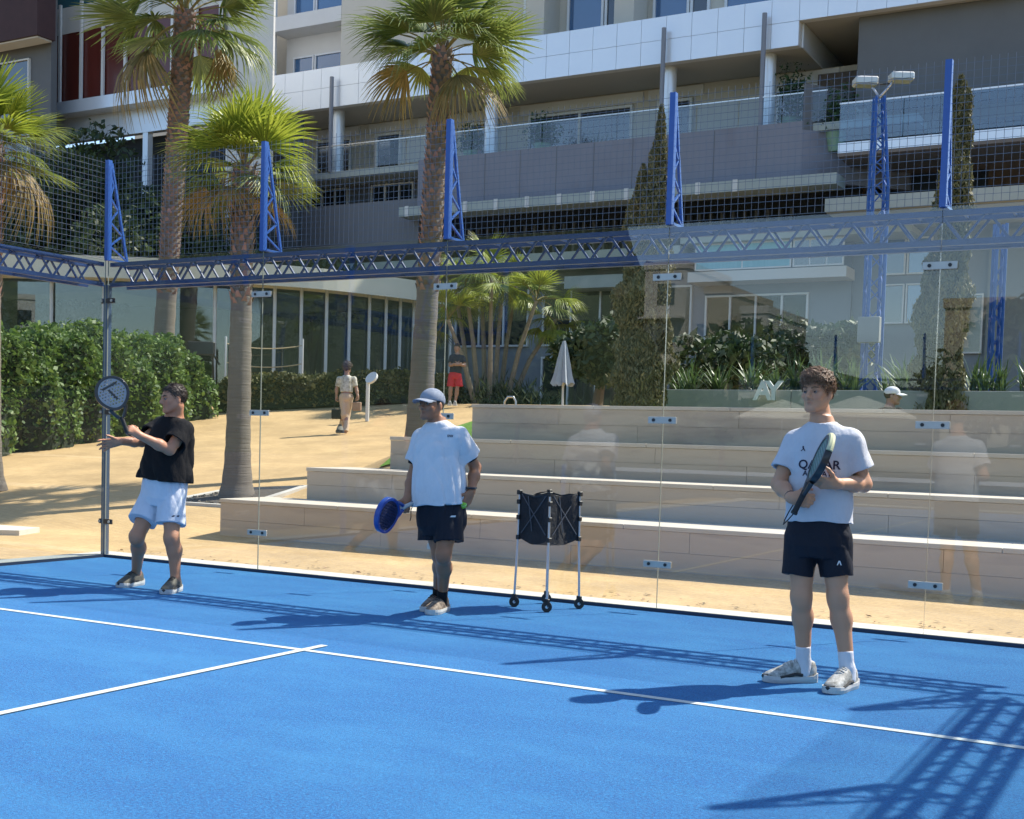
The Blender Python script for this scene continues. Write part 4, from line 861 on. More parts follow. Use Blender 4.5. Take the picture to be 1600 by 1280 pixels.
def shoe(parent, heel, toe, root, upper, sole, lace, L=.295, name='shoe', tip=None):
    H = np.array(heel, float); T = np.array(toe, float); H[2] = T[2] = root[2]; x = unit(T-H); y = np.cross(UPV, x); c = (H+T)/2; H = c-x*L/2
    xs = np.array([0, .03, .10, .20, .30, .40, .52, .64, .76, .86, .94, .985, 1.0])
    w = np.array([.022, .034, .041, .043, .042, .042, .046, .051, .052, .047, .036, .021, .006]); ht = np.array([.092, .114, .122, .122, .122, .120, .110, .092, .076, .065, .055, .044, .032])
    def sec(i, k, z0, hh, sup=2.6):
        out = []
        for j in range(13):
            a = math.pi*j/12; ca, sa = math.cos(a), math.sin(a); yy = np.sign(ca)*abs(ca)**(2/sup)*w[i]*k; zz = z0+sa**(2/sup)*(hh-z0); out.append(H+x*xs[i]*L+y*yy+UPV*zz-root)
        return out
    mb = MB(); V = []; F = []
    for i in range(13): V += sec(i, 1, .022, ht[i])
    for i in range(12):
        for j in range(12): F.append((i*13+j, i*13+j+1, (i+1)*13+j+1, (i+1)*13+j))
    F += [tuple(range(13))[::-1], tuple(range(156, 169))]; mb.add(V, F); sh = mb.build(name, upper, parent); sh.data.shade_smooth()
    mb = MB(); V = []; F = []
    for i in range(13):
        zt = .042-.008*math.sin(xs[i]*3.1)+(.010 if i < 2 else 0); zb = .001+.012*max(0, xs[i]-.8)*4*.35
        ww = w[i]*1.10+.003; V += [H+x*(xs[i]*L*1.03-.006)+y*s_*q*ww+UPV*z-root for s_, q, z in ((1, .92, zb), (1, 1.0, (zb+zt)/2), (1, .97, zt), (-1, .97, zt), (-1, 1.0, (zb+zt)/2), (-1, .92, zb))]
    for i in range(12):
        for j in range(6): F.append((i*6+j, i*6+(j+1) % 6, (i+1)*6+(j+1) % 6, (i+1)*6+j))
    F += [tuple(range(6))[::-1], tuple(range(72, 78))]; mb.add(V, F); mb.build('sole', sole, sh)
    for i in range(5):
        q = .34+i*.062; hh = float(np.interp(q, xs, ht)); p0 = H+x*q*L+UPV*(hh+.003)-root; MB().tube([p0-y*.024-UPV*.008+x*.004*(-1)**i, p0+UPV*.003, p0+y*.024-UPV*.008-x*.004*(-1)**i], .0034, 5).build('lace', lace, sh)
    if tip: # side panels / toe cap
        for s_ in (-1, 1):
            pts = [H+x*q*L+y*s_*(float(np.interp(q, xs, w))*.985+.001)+UPV*z-root for q, z in ((.30, .045), (.45, .050), (.60, .040), (.74, .032))]
            MB().tube(pts, .009, 6).build('side_stripe', tip, sh)
        MB().tube([H+x*.93*L-y*.028+UPV*.036-root, H+x*1.0*L+UPV*.034-root, H+x*.93*L+y*.028+UPV*.036-root], .012, 6).build('toe_cap', tip, sh)
    return sh
def bounds(pts, m):
    P = np.array(pts); return P.min(0)-m, P.max(0)+m
def to_obj(name, VF, root, mat, parent, col=None):
    V, F = VF; me = fastmesh(name, V-root, F); o = meshobj(name, me, mat, parent, True)
    if col is not None:
        at_ = me.attributes.new('Col', 'FLOAT_COLOR', 'POINT'); at_.data.foreach_set('color', np.concatenate([col, np.ones((len(V), 1))], 1).astype(np.float32).ravel())
    return o
def person(sp):
    """sp: measured joints in the photograph's pixels with depth offsets, garments and colours"""
    t0 = sp['t']; J = {k: at(v[0], v[1], t0+(v[2] if len(v) > 2 else 0)) for k, v in sp['j'].items()}; h = sp.get('h', .005); g = sp['g']; root = np.array([g[0], g[1], g[2]], float)
    e = empty('person', tuple(root), 0, sp['label'], 'person'); ph = R(sp['face']); hp = R(sp['head']); fw = unit(TC*math.cos(ph)+RT*math.sin(ph)); rt = np.cross(fw, UPV); hf = unit(TC*math.cos(hp)+RT*math.sin(hp)+UPV*sp.get('look', 0)); hr = unit(np.cross(hf, UPV)); tilt = sp.get('tilt', 0); hr = unit(hr+UPV*tilt); hu = np.cross(hr, hf)
    
    if 'detail' not in sp:
        for s in 'RL': J['an'+s] = atz(sp['j']['an'+s][0], sp['j']['an'+s][1], root[2]+.105)
    bk = sp.get('bulk', 1.); belly = sp.get('belly', 0); sx = sp.get('sx', 1.)
    pel, nk = J['pelvis'], J['neck']; D = nk-pel; up = unit(D)
    # torso stations
    def stn(f, a, b, off=0, ex=0): return (pel+D*f+fw*off, rt, unit(np.cross(up, rt)) if False else fw, a*sx+ex, b*bk+ex)
    body = SDF(); T = [stn(-.12, .150, .105), stn(.0, .168, .115), stn(.22, .150+.012*belly, .108+.03*belly, .02*belly), stn(.45, .150+.01*belly, .108+.02*belly, .012*belly), stn(.70, .162, .112), stn(.86, .150, .095), stn(1.0, .075, .070), stn(1.06, .055, .06)]
    body.add(f_loft(T), .03)
    hc = J['head']; body.add(f_cone(nk-up*.03, hc-hu*.055-hf*.022, .060*sp.get('nk', 1.), .052*sp.get('nk', 1.)), .025)
    Lf = head_prims(body, hc, np.stack([hr, hf, hu]).astype(np.float32), sp.get('hs', 1.), sp.get('heavy', 0))
    lim = sp.get('limb', 1.)
    for s in 'RL':
        sh, el, wr = J['sh'+s], J['el'+s], J['wr'+s]; body.add(f_cone(sh, nk-up*.055, .050*lim, .052), .04); body.add(f_cone(sh, el, .052*lim, .040*lim), .03); fd = wr-el
        body.add(f_cone(el, el+fd*.35, .040*lim, .042*lim), .025); body.add(f_cone(el+fd*.35, wr, .041*lim, .027*lim), .025)
        hd = sp['hand'+s]; c_, n_, th_, tp = hand_prims(body, wr, hd['d'], hd['thumb'], 1 if s == 'R' else -1, hd.get('curl', (.35, .45, .3)), hd.get('spread', .06), hd.get('s', .97), hd.get('tc', .3)); J['grip'+s] = c_; J['pn'+s] = n_
        hip, kn, an = J['hip'+s], J['kn'+s], J['an'+s]; ld = an-kn; kf = sp.get('kneef', fw); body.add(f_cone(hip, kn, .088*lim, .053*lim), .05); body.add(f_cone(kn+kf*.010, kn+kf*.010-UPV*.03, .045*lim, .043*lim), .03)
        body.add(f_cone(kn, kn+ld*.32-kf*.020, .047*lim, .053*lim), .04); body.add(f_cone(kn+ld*.30-kf*.018, an, .052*lim, .036*lim), .04); body.add(f_cone(an, an-UPV*.04, .037*lim, .035), .02)
    keys = list(J.values())+[hc+hu*.13, hc+hf*.13, hc-hf*.13]; lo, hi = bounds(keys, .19); lo[2] = root[2]+.02
    V, F = body.mesh(h, lo, hi, solid=True)
    # skin colour with lips, cheeks, stubble and painted eye-socket shade
    base = np.array(sp['skin']); q = ((V-hc)@np.stack([hr, hf, hu]).T)/sp.get('hs', 1.); col = np.tile(base, (len(V), 1)); isH = (np.abs(q) < np.array([.1, .14, .13])).all(1); fr_ = isH & (q[:, 1] > .02)
    def blend(m, c_, a): col[m] = col[m]*(1-a[m][:, None] if hasattr(a, '__len__') else 1-a)+np.array(c_)*(a[m][:, None] if hasattr(a, '__len__') else a)
    lipm = np.clip(1.25-np.sqrt((q[:, 0]/.020)**2+((q[:, 2]+.060)/.0085)**2)*1.0, 0, 1); blend(fr_ & (q[:, 1] > .07), base*np.array([.72, .48, .46]), lipm*.7)
    ck = np.clip(1.2-np.sqrt(((np.abs(q[:, 0])-.042)/.022)**2+((q[:, 2]+.025)/.022)**2), 0, 1); blend(fr_, base*np.array([1.05, .72, .66]), ck*.35)
    socket_shade = np.clip(1.25-np.sqrt(((np.abs(q[:, 0])-.031)/.019)**2+((q[:, 2]-.006)/.013)**2), 0, 1); blend(fr_, base*np.array([.66, .58, .58]), socket_shade*.7)
    if sp.get('stubble'):
        st = np.clip((-.035-q[:, 2])/.02, 0, 1)*np.clip((q[:, 1]-.0)/.03, 0, 1); blend(isH, base*np.array([.62, .58, .58]), st*sp['stubble'])
    bd = to_obj('body', (V, F), root, SKIN, e, col)
    # eyes and brows
    if sp.get('detail', 1):
        s_ = sp.get('hs', 1.); hm = M(sp['hairmat'][0], *sp['hairmat'][1:3], scale=30, rough=.55, island=.35)
        for k in (-1, 1):
            c_ = Lf(k*.031, .0765, .004)-root; mb = MB(); fr = np.stack([hr, hf, hu])
            def ball(r, off, flat, n=10):
                VV = []; FF = []
                for i in range(n+1):
                    a = math.pi*i/n
                    for j in range(n): b = 2*math.pi*j/n; VV.append(c_+hf*off+r*(hr*math.sin(a)*math.cos(b)+hu*math.sin(a)*math.sin(b)+hf*flat*math.cos(a)))
                for i in range(n):
                    for j in range(n): FF.append((i*n+j, (i+1)*n+j, (i+1)*n+(j+1) % n, i*n+(j+1) % n))
                return VV, FF
            ev = MB().add(*ball(.0118*s_, 0, 1)).build('eye', M('eye_white', (.20, .18, .17), rough=.3), e, smooth=True)
            MB().add(*ball(.0066*s_, .0094*s_, .45)).build('iris', M('iris_dark', (.03, .022, .015), rough=.1), ev, smooth=True)
            MB().tube([Lf(k*.017, .0840, .0100)-root, Lf(k*.031, .0865, .0120)-root, Lf(k*.047, .069, .0075)-root], .0050*s_, 6).build('eyelid', M(sp['skinn']+'_lid', tuple(base*.80), rough=.5), e, smooth=True)
            MB().tube([Lf(k*.012, .0925, .0225)-root, Lf(k*.030, .0890, .0290)-root, Lf(k*.050, .0690, .0240)-root], [.0052*s_, .0060*s_, .003*s_], 5).build('eyebrow', hm, e, smooth=True)
    # ---- shirt
    sh = sp['shirt']; S = SDF(); hem = sh['hem']; ez = sh.get('ease', .022); hf_ = (J['hem'][2]-pel[2])/D[2] if 'hem' in J else hem
    fl_ = sh.get('flare', 1.)
    TS = [stn(hf_, .172*fl_+.008*belly, .128+.028*belly, .012*belly, ez*.9), stn(.12, .168*fl_+.012*belly, .124+.036*belly, .022*belly, ez*.8), stn(.32, .160+.014*belly, .118+.034*belly, .02*belly, ez), stn(.55, .160+.01*belly, .116+.018*belly, .01*belly, ez*.8), stn(.74, .166, .115, 0, ez*.6), stn(.88, .145, .098, 0, ez*.5), stn(.985, .085, .075, 0, .014), stn(1.01, .070, .068, 0, .008)]
    S.add(f_loft(TS), .03); slv = []
    for s in 'RL':
        shj, el = J['sh'+s], J['el'+s]; b = shj+(el-shj)*sh['sleeve']; r0, r1 = sh.get('sr', (.072, .072)); S.add(f_cone(shj+unit(el-shj)*.012, nk-up*.045, .058*lim, .050), .045); S.add(f_cap(shj, b, r0*lim, r1*lim), .035); slv.append((shj, b, r0*lim, r1*lim))
    W = folds(1.5*sh.get('fold', .007), sp.get('seed', 1)); z_h = pel+D*hf_; inn = [f_cap(b-unit(b-shj)*.004, b+unit(b-shj)*.03, r1-.013, r1-.012) for shj, b, r0, r1 in slv]; loI = f_loft([(c0, r_, f_, a-.010, b-.010) for c0, r_, f_, a, b in TS[:3]]); nkc = (nk+up*.030+fw*.022).astype(np.float32); hemd = up.astype(np.float32)
    def post(P, d):
        zz = ((P-pel)@hemd)/np.linalg.norm(D); a = np.clip(1.15-zz*.75, .25, 1.); d = d+W(P)*a
        for f in inn: d = np.maximum(d, -f(P))
        d = np.maximum(d, -(np.sqrt(((P-nkc)**2).sum(1))-sh.get('collar', .066)))
        return np.maximum(d, (hf_-zz)*np.linalg.norm(D)+.006*np.sin(P@(rt*24)))
    S.post.append(post); lo, hi = bounds([pel-up*.2, nk]+[p for q_ in slv for p in q_[:2]], .22)
    so_ = to_obj('shirt', S.mesh(h, lo, hi), root, sh['mat'], e)
    # ---- shorts / trousers
    st = sp['shorts']; S = SDF(); S.add(f_loft([stn(-.20, .150, .118), stn(-.10, .168, .126, 0, .012), stn(.0, .170, .124, 0, .014), stn(.14, .158+.01*belly, .118+.03*belly, .012*belly, .010)]), .03); lg = []
    for s in 'RL':
        hip, kn, an = J['hip'+s], J['kn'+s], J['an'+s]; hipt = hip+UPV*.02
        if st.get('long'):
            S.add(f_cone(hipt, kn, .105*lim, .075*lim), .03); S.add(f_cap(kn, an-UPV*.02, .075*lim, .072*lim), .03)
        else:
            zz = J['leg'+s] if 'leg'+s in J else hip+(kn-hip)*st['len']; S.add(f_cap(hipt, zz, .100*lim, st['r']*lim), .012); lg.append((hipt, zz))
    W2 = folds(st.get('fold', .006), sp.get('seed', 1)+5); inn2 = [f_cap(b-unit(b-a)*.002, b+unit(b-a)*.03, st['r']*lim*.5, st['r']*lim-.013) for a, b in lg]
    def post2(P, d):
        d = d+W2(P)
        for f in inn2: d = np.maximum(d, -f(P))
        return d
    S.post.append(post2); lo, hi = bounds([pel+up*.15, J['hipR'], J['hipL']]+[b for a, b in lg]+([J['anR'], J['anL']] if st.get('long') else []), .2)
    sho = to_obj('trousers' if st.get('long') else 'shorts', S.mesh(h, lo, hi), root, st['mat'], e)
    # ---- socks and shoes
    for s in 'RL':
        if sp.get('sock'):
            kn, an = J['kn'+s], J['an'+s]; d = unit(kn-an); S = SDF(); S.add(f_cap(an-UPV*.05, an+d*sp['sock'][1], .0385*lim, .043*lim), .01); S.add(f_cone(an, np.array([an[0], an[1], root[2]+.055])+fw*.01, .040*lim, .040), .02); lo, hi = bounds([an, an+d*.2], .1); lo[2] = root[2]+.03
            to_obj('sock', S.mesh(max(h, .006), lo, hi), root, sp['sock'][0], e)
        f_ = sp['shoe']; a, b = sp['foot'+s]; A_ = atz(a[0], a[1], root[2]); B_ = atz(b[0], b[1], root[2])
        if 'fdir' in sp: B_ = A_+unit(B_-A_)*.29
        else:
            x_ = unit(B_-A_); L_ = f_[3]; c_ = np.array([J['an'+s][0], J['an'+s][1], root[2]])+x_*L_*.27; A_, B_ = c_-x_*L_/2, c_+x_*L_/2
        shoe(e, A_, B_, root, *f_)
    # ---- hair or cap
    hm = M(sp['hairmat'][0], *sp['hairmat'][1:3], scale=30, rough=.5, island=.35); hs = sp.get('hs', 1.); hv = sp['hair']; S = SDF(); frm = np.stack([hr, hf, hu]).astype(np.float32)
    S.add(f_ell(Lf(0, -.014, .036), np.array((.080, .100, .090))*hs*hv.get('vol', 1.), frm), .01)
    if hv.get('top'): S.add(f_ell(Lf(0, .018, .085), np.array((.066, .078, .046))*hs, frm), .03)
    r_ = np.random.default_rng(3); kk = [(r_.normal(size=3)*s_, r_.uniform(0, 6)) for s_ in (55, 80, 110, 150)]
    def hpost(P, d):
        q = ((P-hc.astype(np.float32))@frm.T)/hs; y, z = q[:, 1], q[:, 2]; n = sum(np.sin(P@k+p+1.5*np.sin(P@k[::-1]*.6)) for k, p in kk)/4; d = d+n*hv.get('curl', .006)
        line_ = np.interp(y, [-.08, -.03, .0, .03, .055, .075], [hv.get('nape', -.075), -.045, hv.get('side', -.02), .030, hv.get('front', .062), hv.get('front', .062)+.004]).astype(np.float32)
        return np.maximum(d, (line_-z+n*.006)*hs)
    S.post.append(hpost); lo, hi = bounds([hc+hu*.05, hc-hf*.05], .2); HV, HF = S.mesh(min(h, .006), lo, hi)
    if not hv.get('none'):
        ho = to_obj('hair', (HV, HF), root, hm, e)
        if hv.get('strands'):
            r_ = np.random.default_rng(5); pick = r_.integers(0, len(HV), hv['strands']); cc = Lf(0, -.014, .03); A_ = HV[pick]; nrm = A_-cc; nrm /= np.linalg.norm(nrm, axis=1)[:, None]; VV = []; FF = []
            flow = hf*.9+hr*.25*hv.get('sweep', 0)-hu*.25+r_.normal(size=(len(pick), 3))*.55; tg = flow-nrm*(flow*nrm).sum(1)[:, None]; tg /= np.linalg.norm(tg, axis=1)[:, None]; sd = np.cross(nrm, tg); ln = hv.get('len', .03)*r_.uniform(.6, 1.3, len(pick)); w = .0021; ph_ = r_.uniform(0, 6, len(pick))
            m_ = 5; pts = [A_-nrm*.004+(tg*t+nrm*(.55*math.sin(t*2.6)))*ln[:, None]+sd*(ln*.35*np.sin(ph_+t*5)*t)[:, None] for t in np.linspace(0, 1, m_)]
            for i in range(len(pick)):
                b0 = len(VV)
                for j in range(m_): ww = w*(1-(j/(m_-1))**2*.8); VV += [pts[j][i]-sd[i]*ww, pts[j][i]+sd[i]*ww]
                FF += [(b0+2*j, b0+2*j+1, b0+2*j+3, b0+2*j+2) for j in range(m_-1)]
            tag(meshobj('hair_strands', fastmesh('strands', np.array(VV)-root, np.array(FF)), hm, e), kind='stuff')
    if 'cap' in sp:
        cm, bm_ = sp['cap']; S = SDF(); S.add(f_ell(Lf(0, -.010, .044), np.array((.084, .104, .084))*hs, frm), .01)
        def cpost(P, d):
            q = ((P-hc.astype(np.float32))@frm.T)/hs; return np.maximum(d, (.030+.10*np.clip(-q[:, 1], -.08, .0)*0-q[:, 2]-.12*np.clip(-q[:, 1], 0, .1))*hs)
        S.post.append(cpost); lo, hi = bounds([hc+hu*.05], .2); co = to_obj('cap', S.mesh(min(h, .006), lo, hi), root, cm, e)
        VV = []; FF = []; n = 14
        for zz in (0, .005):
            for i in range(n+1):
                a = (i/n-.5)*2.5; x0, y0 = .078*math.sin(a), .004+.086*math.cos(a); x1, y1 = .080*math.sin(a*.92), .012+.168*math.cos(a*.80)
                for x_, y_, dz in ((x0, y0, .034), ((x0+x1)/2, (y0+y1)/2, .030), (x1, y1, .016)): VV.append(Lf(x_, y_, dz-.35*x_*x_/.08*.6+zz)-root)
        m_ = 3*(n+1)
        for i in range(n):
            for j in range(2): a = i*3+j; FF += [(a, a+1, a+4, a+3), (m_+a, m_+a+3, m_+a+4, m_+a+1)]
            FF += [(i*3+2, m_+i*3+2, m_+i*3+5, i*3+5)]
        MB().add(VV, FF).build('brim', bm_, co, smooth=True)
    J.update(e=e, root=root, fw=fw, rt=rt, hf=hf, shirt=so_, shorts=sho, up=up, hu=hu, hr=hr); return J
from mathutils.bvhtree import BVHTree
def decal(name, me, at_px, t, target, root, mat, parent, dirv, up=UPV, off=.0022, scale=1., sub=0):
    """flat print laid onto a garment: each vertex dropped onto the cloth along -dirv"""
    dg = [tuple(v.co) for v in target.data.vertices]; bvh = BVHTree.FromPolygons(dg, [tuple(p.vertices) for p in target.data.polygons]); c = at(at_px[0], at_px[1], t)-root; d = unit(dirv); rx = unit(np.cross(up, d)); uy = np.cross(d, rx)
    bm = bmesh.new(); bm.from_mesh(me)
    if sub: bmesh.ops.subdivide_edges(bm, edges=bm.edges, cuts=sub, use_grid_fill=True)
    bmesh.ops.triangulate(bm, faces=bm.faces)
    for v in bm.verts:
        p = c+rx*v.co.x*scale+uy*v.co.y*scale; hit = bvh.ray_cast(Vector(p+d*.5), Vector(-d), 1.2)
        q = np.array(hit[0]) if hit[0] is not None else p; v.co = Vector(q+d*off)
    m2 = bpy.data.meshes.new(name); bm.to_mesh(m2); bm.free(); return meshobj(name, m2, mat, parent)
def poly_mesh(P):
    me = bpy.data.meshes.new('p'); me.from_pydata([(x, y, 0) for x, y in P], [], [tuple(range(len(P)))]); return me
# ================================================================ rackets
def curve_plate(splines, ext, bev):
    cu = bpy.data.curves.new('c', 'CURVE'); cu.dimensions = '2D'; cu.fill_mode = 'BOTH'; cu.extrude = ext; cu.bevel_depth = bev; cu.bevel_resolution = 2
    for S in splines:
        sp = cu.splines.new('POLY'); sp.points.add(len(S)-1); sp.use_cyclic_u = True
        for p, (x, y) in zip(sp.points, S): p.co = (x, y, 0, 1)
    o = bpy.data.objects.new('c', cu); sc.collection.objects.link(o); dg = bpy.context.evaluated_depsgraph_get(); dg.update(); me = bpy.data.meshes.new_from_object(o.evaluated_get(dg)); bpy.data.objects.remove(o); return me
def racket(label, butt, axis, width, facem, rimm, gripm, artm=None, cord=None, tipm=None):
    """padel racket: perforated teardrop head, open bridge, wrapped grip; local x = width, y = axis from the butt"""
    ax = unit(axis); wv = unit(np.array(width)-ax*float(np.dot(width, ax))); nv = np.cross(wv, ax); e = empty('padel_racket', tuple(butt), 0, label, 'racket')
    e.matrix_world = Matrix([[wv[i], ax[i], nv[i], butt[i]] for i in range(3)]+[[0, 0, 0, 1]])
    cy = .325; out = []
    for i in range(56):
        a = 2*math.pi*i/56; r = 1-.10*max(0, -math.sin(a))**2; out.append((.127*math.cos(a)*(1-.16*max(0, -math.sin(a))**1.5), cy+.130*math.sin(a)*(1.06 if math.sin(a) < 0 else 1)))
    inner = [(x*.86, cy+(y-cy)*.88) for x, y in out]; holes = []
    for i in range(-4, 5):
        for j in range(-4, 5):
            x, y = i*.0235+(.0117 if j % 2 else 0), cy+.006+j*.0225
            if (x/.095)**2+((y-cy)/.100)**2 < 1: holes.append([(x+(.0078)*math.cos(a), y+(.0078)*math.sin(a)) for a in np.linspace(0, 2*math.pi, 9)[:-1]])
    rim = meshobj('rim', curve_plate([out, inner], .0155, .003), rimm, e, False)
    fc = meshobj('face_plate', curve_plate([[(x*.995, cy+(y-cy)*.995) for x, y in inner]]+holes, .0135, .001), facem, e)
    br = MB()
    for s in (-1, 1): br.tube([(s*.062, cy-.116, 0), (s*.040, .158, 0), (s*.016, .122, 0)], [.015, .014, .014], 8)
    br.build('bridge', rimm, e, smooth=True); MB().tube([(0, .0, 0), (0, .05, 0), (0, .13, 0)], [.0165, .0150, .0165], 12).build('grip', gripm, e, smooth=True); MB().tube([(0, -.006, 0), (0, .004, 0)], .019, 12).build('butt_cap', rimm, e, smooth=True)
    if artm:
        for s in (-1, 1):
            for P in artm[1]: m_ = poly_mesh(P); o = meshobj('printed_stripe', m_, artm[0], e); o.location = (0, cy, s*.0150)
    if tipm:
        MB().tube([(x, y+.0, 0) for x, y in out[6:23]], .0185, 8).build('tip_guard', tipm, e, smooth=True)
    if cord:
        MB().tube([(0, -.005, 0)]+[(c[0], c[1], c[2]) for c in cord], .0032, 6).build('wrist_cord', M('black_cord', (.012, .012, .014), rough=.8), e, smooth=True)
    return e
BLK = M('racket_black', (.012, .013, .016), rough=.35, coat=.3); GRIP = M('grip_black', (.015, .015, .017), (.03, .03, .03), scale=60, rough=.8, bump=.5); GRIPW = M('grip_white', (.55, .55, .53), (.45, .45, .44), scale=60, rough=.8, bump=.5)
# ================================================================ the three players
# young man in the white T-shirt
WHITE = fabric('white_jersey', (.52, .54, .58)); BLACKS = fabric('black_shorts', (.010, .012, .020), rough=.7); BLACKT = fabric('black_tee', (.008, .008, .009)); WSH = fabric('white_shorts', (.60, .63, .69)); WSOCK = fabric('white_sock', (.66, .66, .68)); BSOCK = fabric('black_sock', (.012, .012, .014))
SHG = M('trainer_grey', (.16, .16, .14), (.56, .56, .52), scale=30, rough=.7, contrast=3.2); SHD = M('trainer_dark', (.06, .055, .045), (.14, .13, .10), scale=24, rough=.7, contrast=2.5); SHB = M('trainer_brown', (.035, .022, .018), (.36, .27, .20), scale=26, rough=.7, contrast=2.8)
SOLB = M('sole_white', (.62, .61, .58), (.5, .5, .48), scale=15, rough=.6); SOLG = M('sole_dark', (.03, .03, .03), rough=.7); LACE = M('lace_pale', (.6, .6, .57), rough=.8); LACED = M('lace_dark', (.03, .03, .03), rough=.8)
Y = person(dict(t=6.8, g=(7.87, -2.2, 0), face=-22, head=-42, tilt=.0, look=.0, label='young man in pale T-shirt and black shorts holding a racket upright in front of him', skin=(.54, .285, .165), skinn='young', seed=3, sx=.94, nk=1.0, limb=.98, h=.0046, hs=.97,
    j=dict(pelvis=(1278, 836), neck=(1285, 662), head=(1277, 614, -.02), shR=(1244, 690, .07), shL=(1329, 688, -.07), elR=(1217, 757, .02), wrR=(1237, 778, -.14), elL=(1350, 757, -.06), wrL=(1306, 756, -.22), hipR=(1254, 848, .03), hipL=(1302, 848, -.03), knR=(1252, 932, .0), knL=(1309, 932, -.06), anR=(1256, 1036, .03), anL=(1325, 1046, -.05), legR=(1246, 899, .02), legL=(1307, 900, -.04), hem=(1279, 816)),
    handR=dict(d=V3(.85, -.12, .6), thumb=V3(.25, .95, .1), curl=(1.0, 1.25, .8), tc=.55), handL=dict(d=V3(-.92, .02, .35), thumb=V3(.1, .75, .75), curl=(.55, .6, .4), tc=.3),
    shirt=dict(mat=WHITE, hem=-.12, sleeve=.66, ease=.026, sr=(.064, .080), fold=.013, flare=1.0, collar=.068), shorts=dict(mat=BLACKS, r=.088, fold=.009, len=.5), sock=(WSOCK, .10), footR=((1268, 1066), (1207, 1066)), footL=((1340, 1076), (1300, 1088)), shoe=(SHG, SOLB, LACE, .30, 'shoe', SOLG),
    hair=dict(vol=.96, top=1, curl=.011, strands=3800, len=.027, sweep=1, front=.056, side=-.012, nape=-.07), hairmat=('hair_brown', (.085, .046, .024), (.26, .145, .07))))  # sunlit highlights are put into the lighter hair brown
rb = at(1241, 801, 6.8-.20); rtip = at(1297, 689, 6.8-.36)
racket('green and black racket held upright by the young man', rb, rtip-rb, V3(-.07, -.03, 1.), M('racket_green', (.03, .13, .12), (.16, .26, .20), scale=9, rough=.35, contrast=3, coat=.3), BLK, GRIP, None, cord=[(.0, -.05, .012), (-.02, -.09, .02), (-.045, -.075, .02), (-.04, -.02, .02), (-.02, .03, .02)], tipm=M('tip_yellow', (.55, .56, .34), rough=.4))
PRINT = M('navy_print', (.012, .012, .04), rough=.7)
cd = unit(Y['fw']*1.0)
decal('printed_word', text_mesh('QATAR', .066, 0, .0013), (1276, 727), 6.6, Y['shirt'], Y['root'], PRINT, Y['shirt'], cd, off=.003); decal('printed_word', text_mesh('AIRWAYS', .040, 0, .0008), (1276, 741), 6.6, Y['shirt'], Y['root'], PRINT, Y['shirt'], cd, off=.003)
decal('chest_emblem', poly_mesh([(-.014, -.012), (-.004, -.004), (-.001, .006), (-.006, .004), (-.003, .016), (.003, .013), (.004, .004), (.014, -.013), (.008, -.012), (.001, -.003), (-.008, -.014)]), (1249, 701), 6.6, Y['shirt'], Y['root'], PRINT, Y['shirt'], cd, off=.003)
LOGO = M('white_print', (.7, .7, .7), rough=.6)
decal('shorts_emblem', poly_mesh([(-.013, -.012), (-.004, .012), (.004, .012), (.013, -.012), (.007, -.012), (0, .004), (-.007, -.012)]), (1317, 882), 6.6, Y['shorts'], Y['root'], LOGO, Y['shorts'], TC, off=.004)
MB().tube([Y['wrR']-Y['root']+unit(Y['wrR']-Y['elR'])*-.02+.031*(math.cos(a)*unit(np.cross(Y['wrR']-Y['elR'], UPV))+math.sin(a)*unit(np.cross(np.cross(Y['wrR']-Y['elR'], UPV), Y['wrR']-Y['elR']))) for a in np.linspace(0, 2*math.pi, 15)], .004, 6).build('wristband', BLK, Y['e'])
# man in the black T-shirt, left
A = person(dict(t=10.1, g=(2.2, -1.52, 0), face=-32, head=-52, tilt=-.05, look=-.05, label='man in black T-shirt and white shorts raising a racket by the corner post', skin=(.50, .235, .13), skinn='blackshirt', seed=8, sx=1.02, bulk=1.1, belly=.6, nk=1.15, heavy=.8, limb=1.04, stubble=.15, h=.0055,
    j=dict(pelvis=(257, 766), neck=(272, 653, -.02), head=(271, 624, -.08), shR=(254, 664, .20), shL=(288, 671, -.13), elR=(222, 690, .02), wrR=(187, 690, -.18), elL=(265, 703, -.25), wrL=(217, 680, -.42), hipR=(242, 778, .06), hipL=(270, 778, -.05), knR=(214, 838, -.12), knL=(268, 840, -.14), anR=(213, 895, .06), anL=(274, 904, -.02), legR=(222, 815, -.07), legL=(266, 819, -.10), hem=(259, 751)),
    handR=dict(d=V3(-.95, -.22, .2), thumb=V3(-.2, .85, .4), curl=(.2, .25, .2), spread=.3, tc=.1), handL=dict(d=V3(-.75, .55, .2), thumb=V3(-.35, .85, -.3), curl=(1.05, 1.25, .8), tc=.5),
    shirt=dict(mat=BLACKT, hem=-.1, sleeve=.62, ease=.030, sr=(.070, .088), fold=.014, flare=1.06, collar=.070), shorts=dict(mat=WSH, r=.112, fold=.012, len=.6), footR=((226, 913), (180, 920)), footL=((286, 921), (258, 929)), shoe=(SHD, SOLB, LACED, .29, 'shoe', SOLG),
    hair=dict(vol=1.0, curl=.006, strands=900, len=.022, front=.066, side=-.005, nape=-.06), hairmat=('hair_dark_brown', (.022, .013, .009), (.06, .035, .022))))
b_ = at(199, 676, 10.1-.46); tp_ = at(167, 592, 10.1-.50)
racket('silver-faced black racket raised in front of the corner post', b_, tp_-b_, V3(.90, .28, -.35), M('racket_silver', (.26, .27, .29), (.34, .35, .37), scale=20, rough=.4, metal=.2), BLK, GRIP, (BLK, [[(-.07, .05), (.05, .075), (.06, .06), (-.06, .034)], [(-.03, .03), (-.012, .03), (.03, -.06), (.012, -.06)]]), cord=[(.01, -.03, -.01), (.035, -.05, -.02), (.05, -.02, -.03), (.03, .03, -.02)])
SD = unit(np.array(A['legL'])-np.array(A['hipL']))
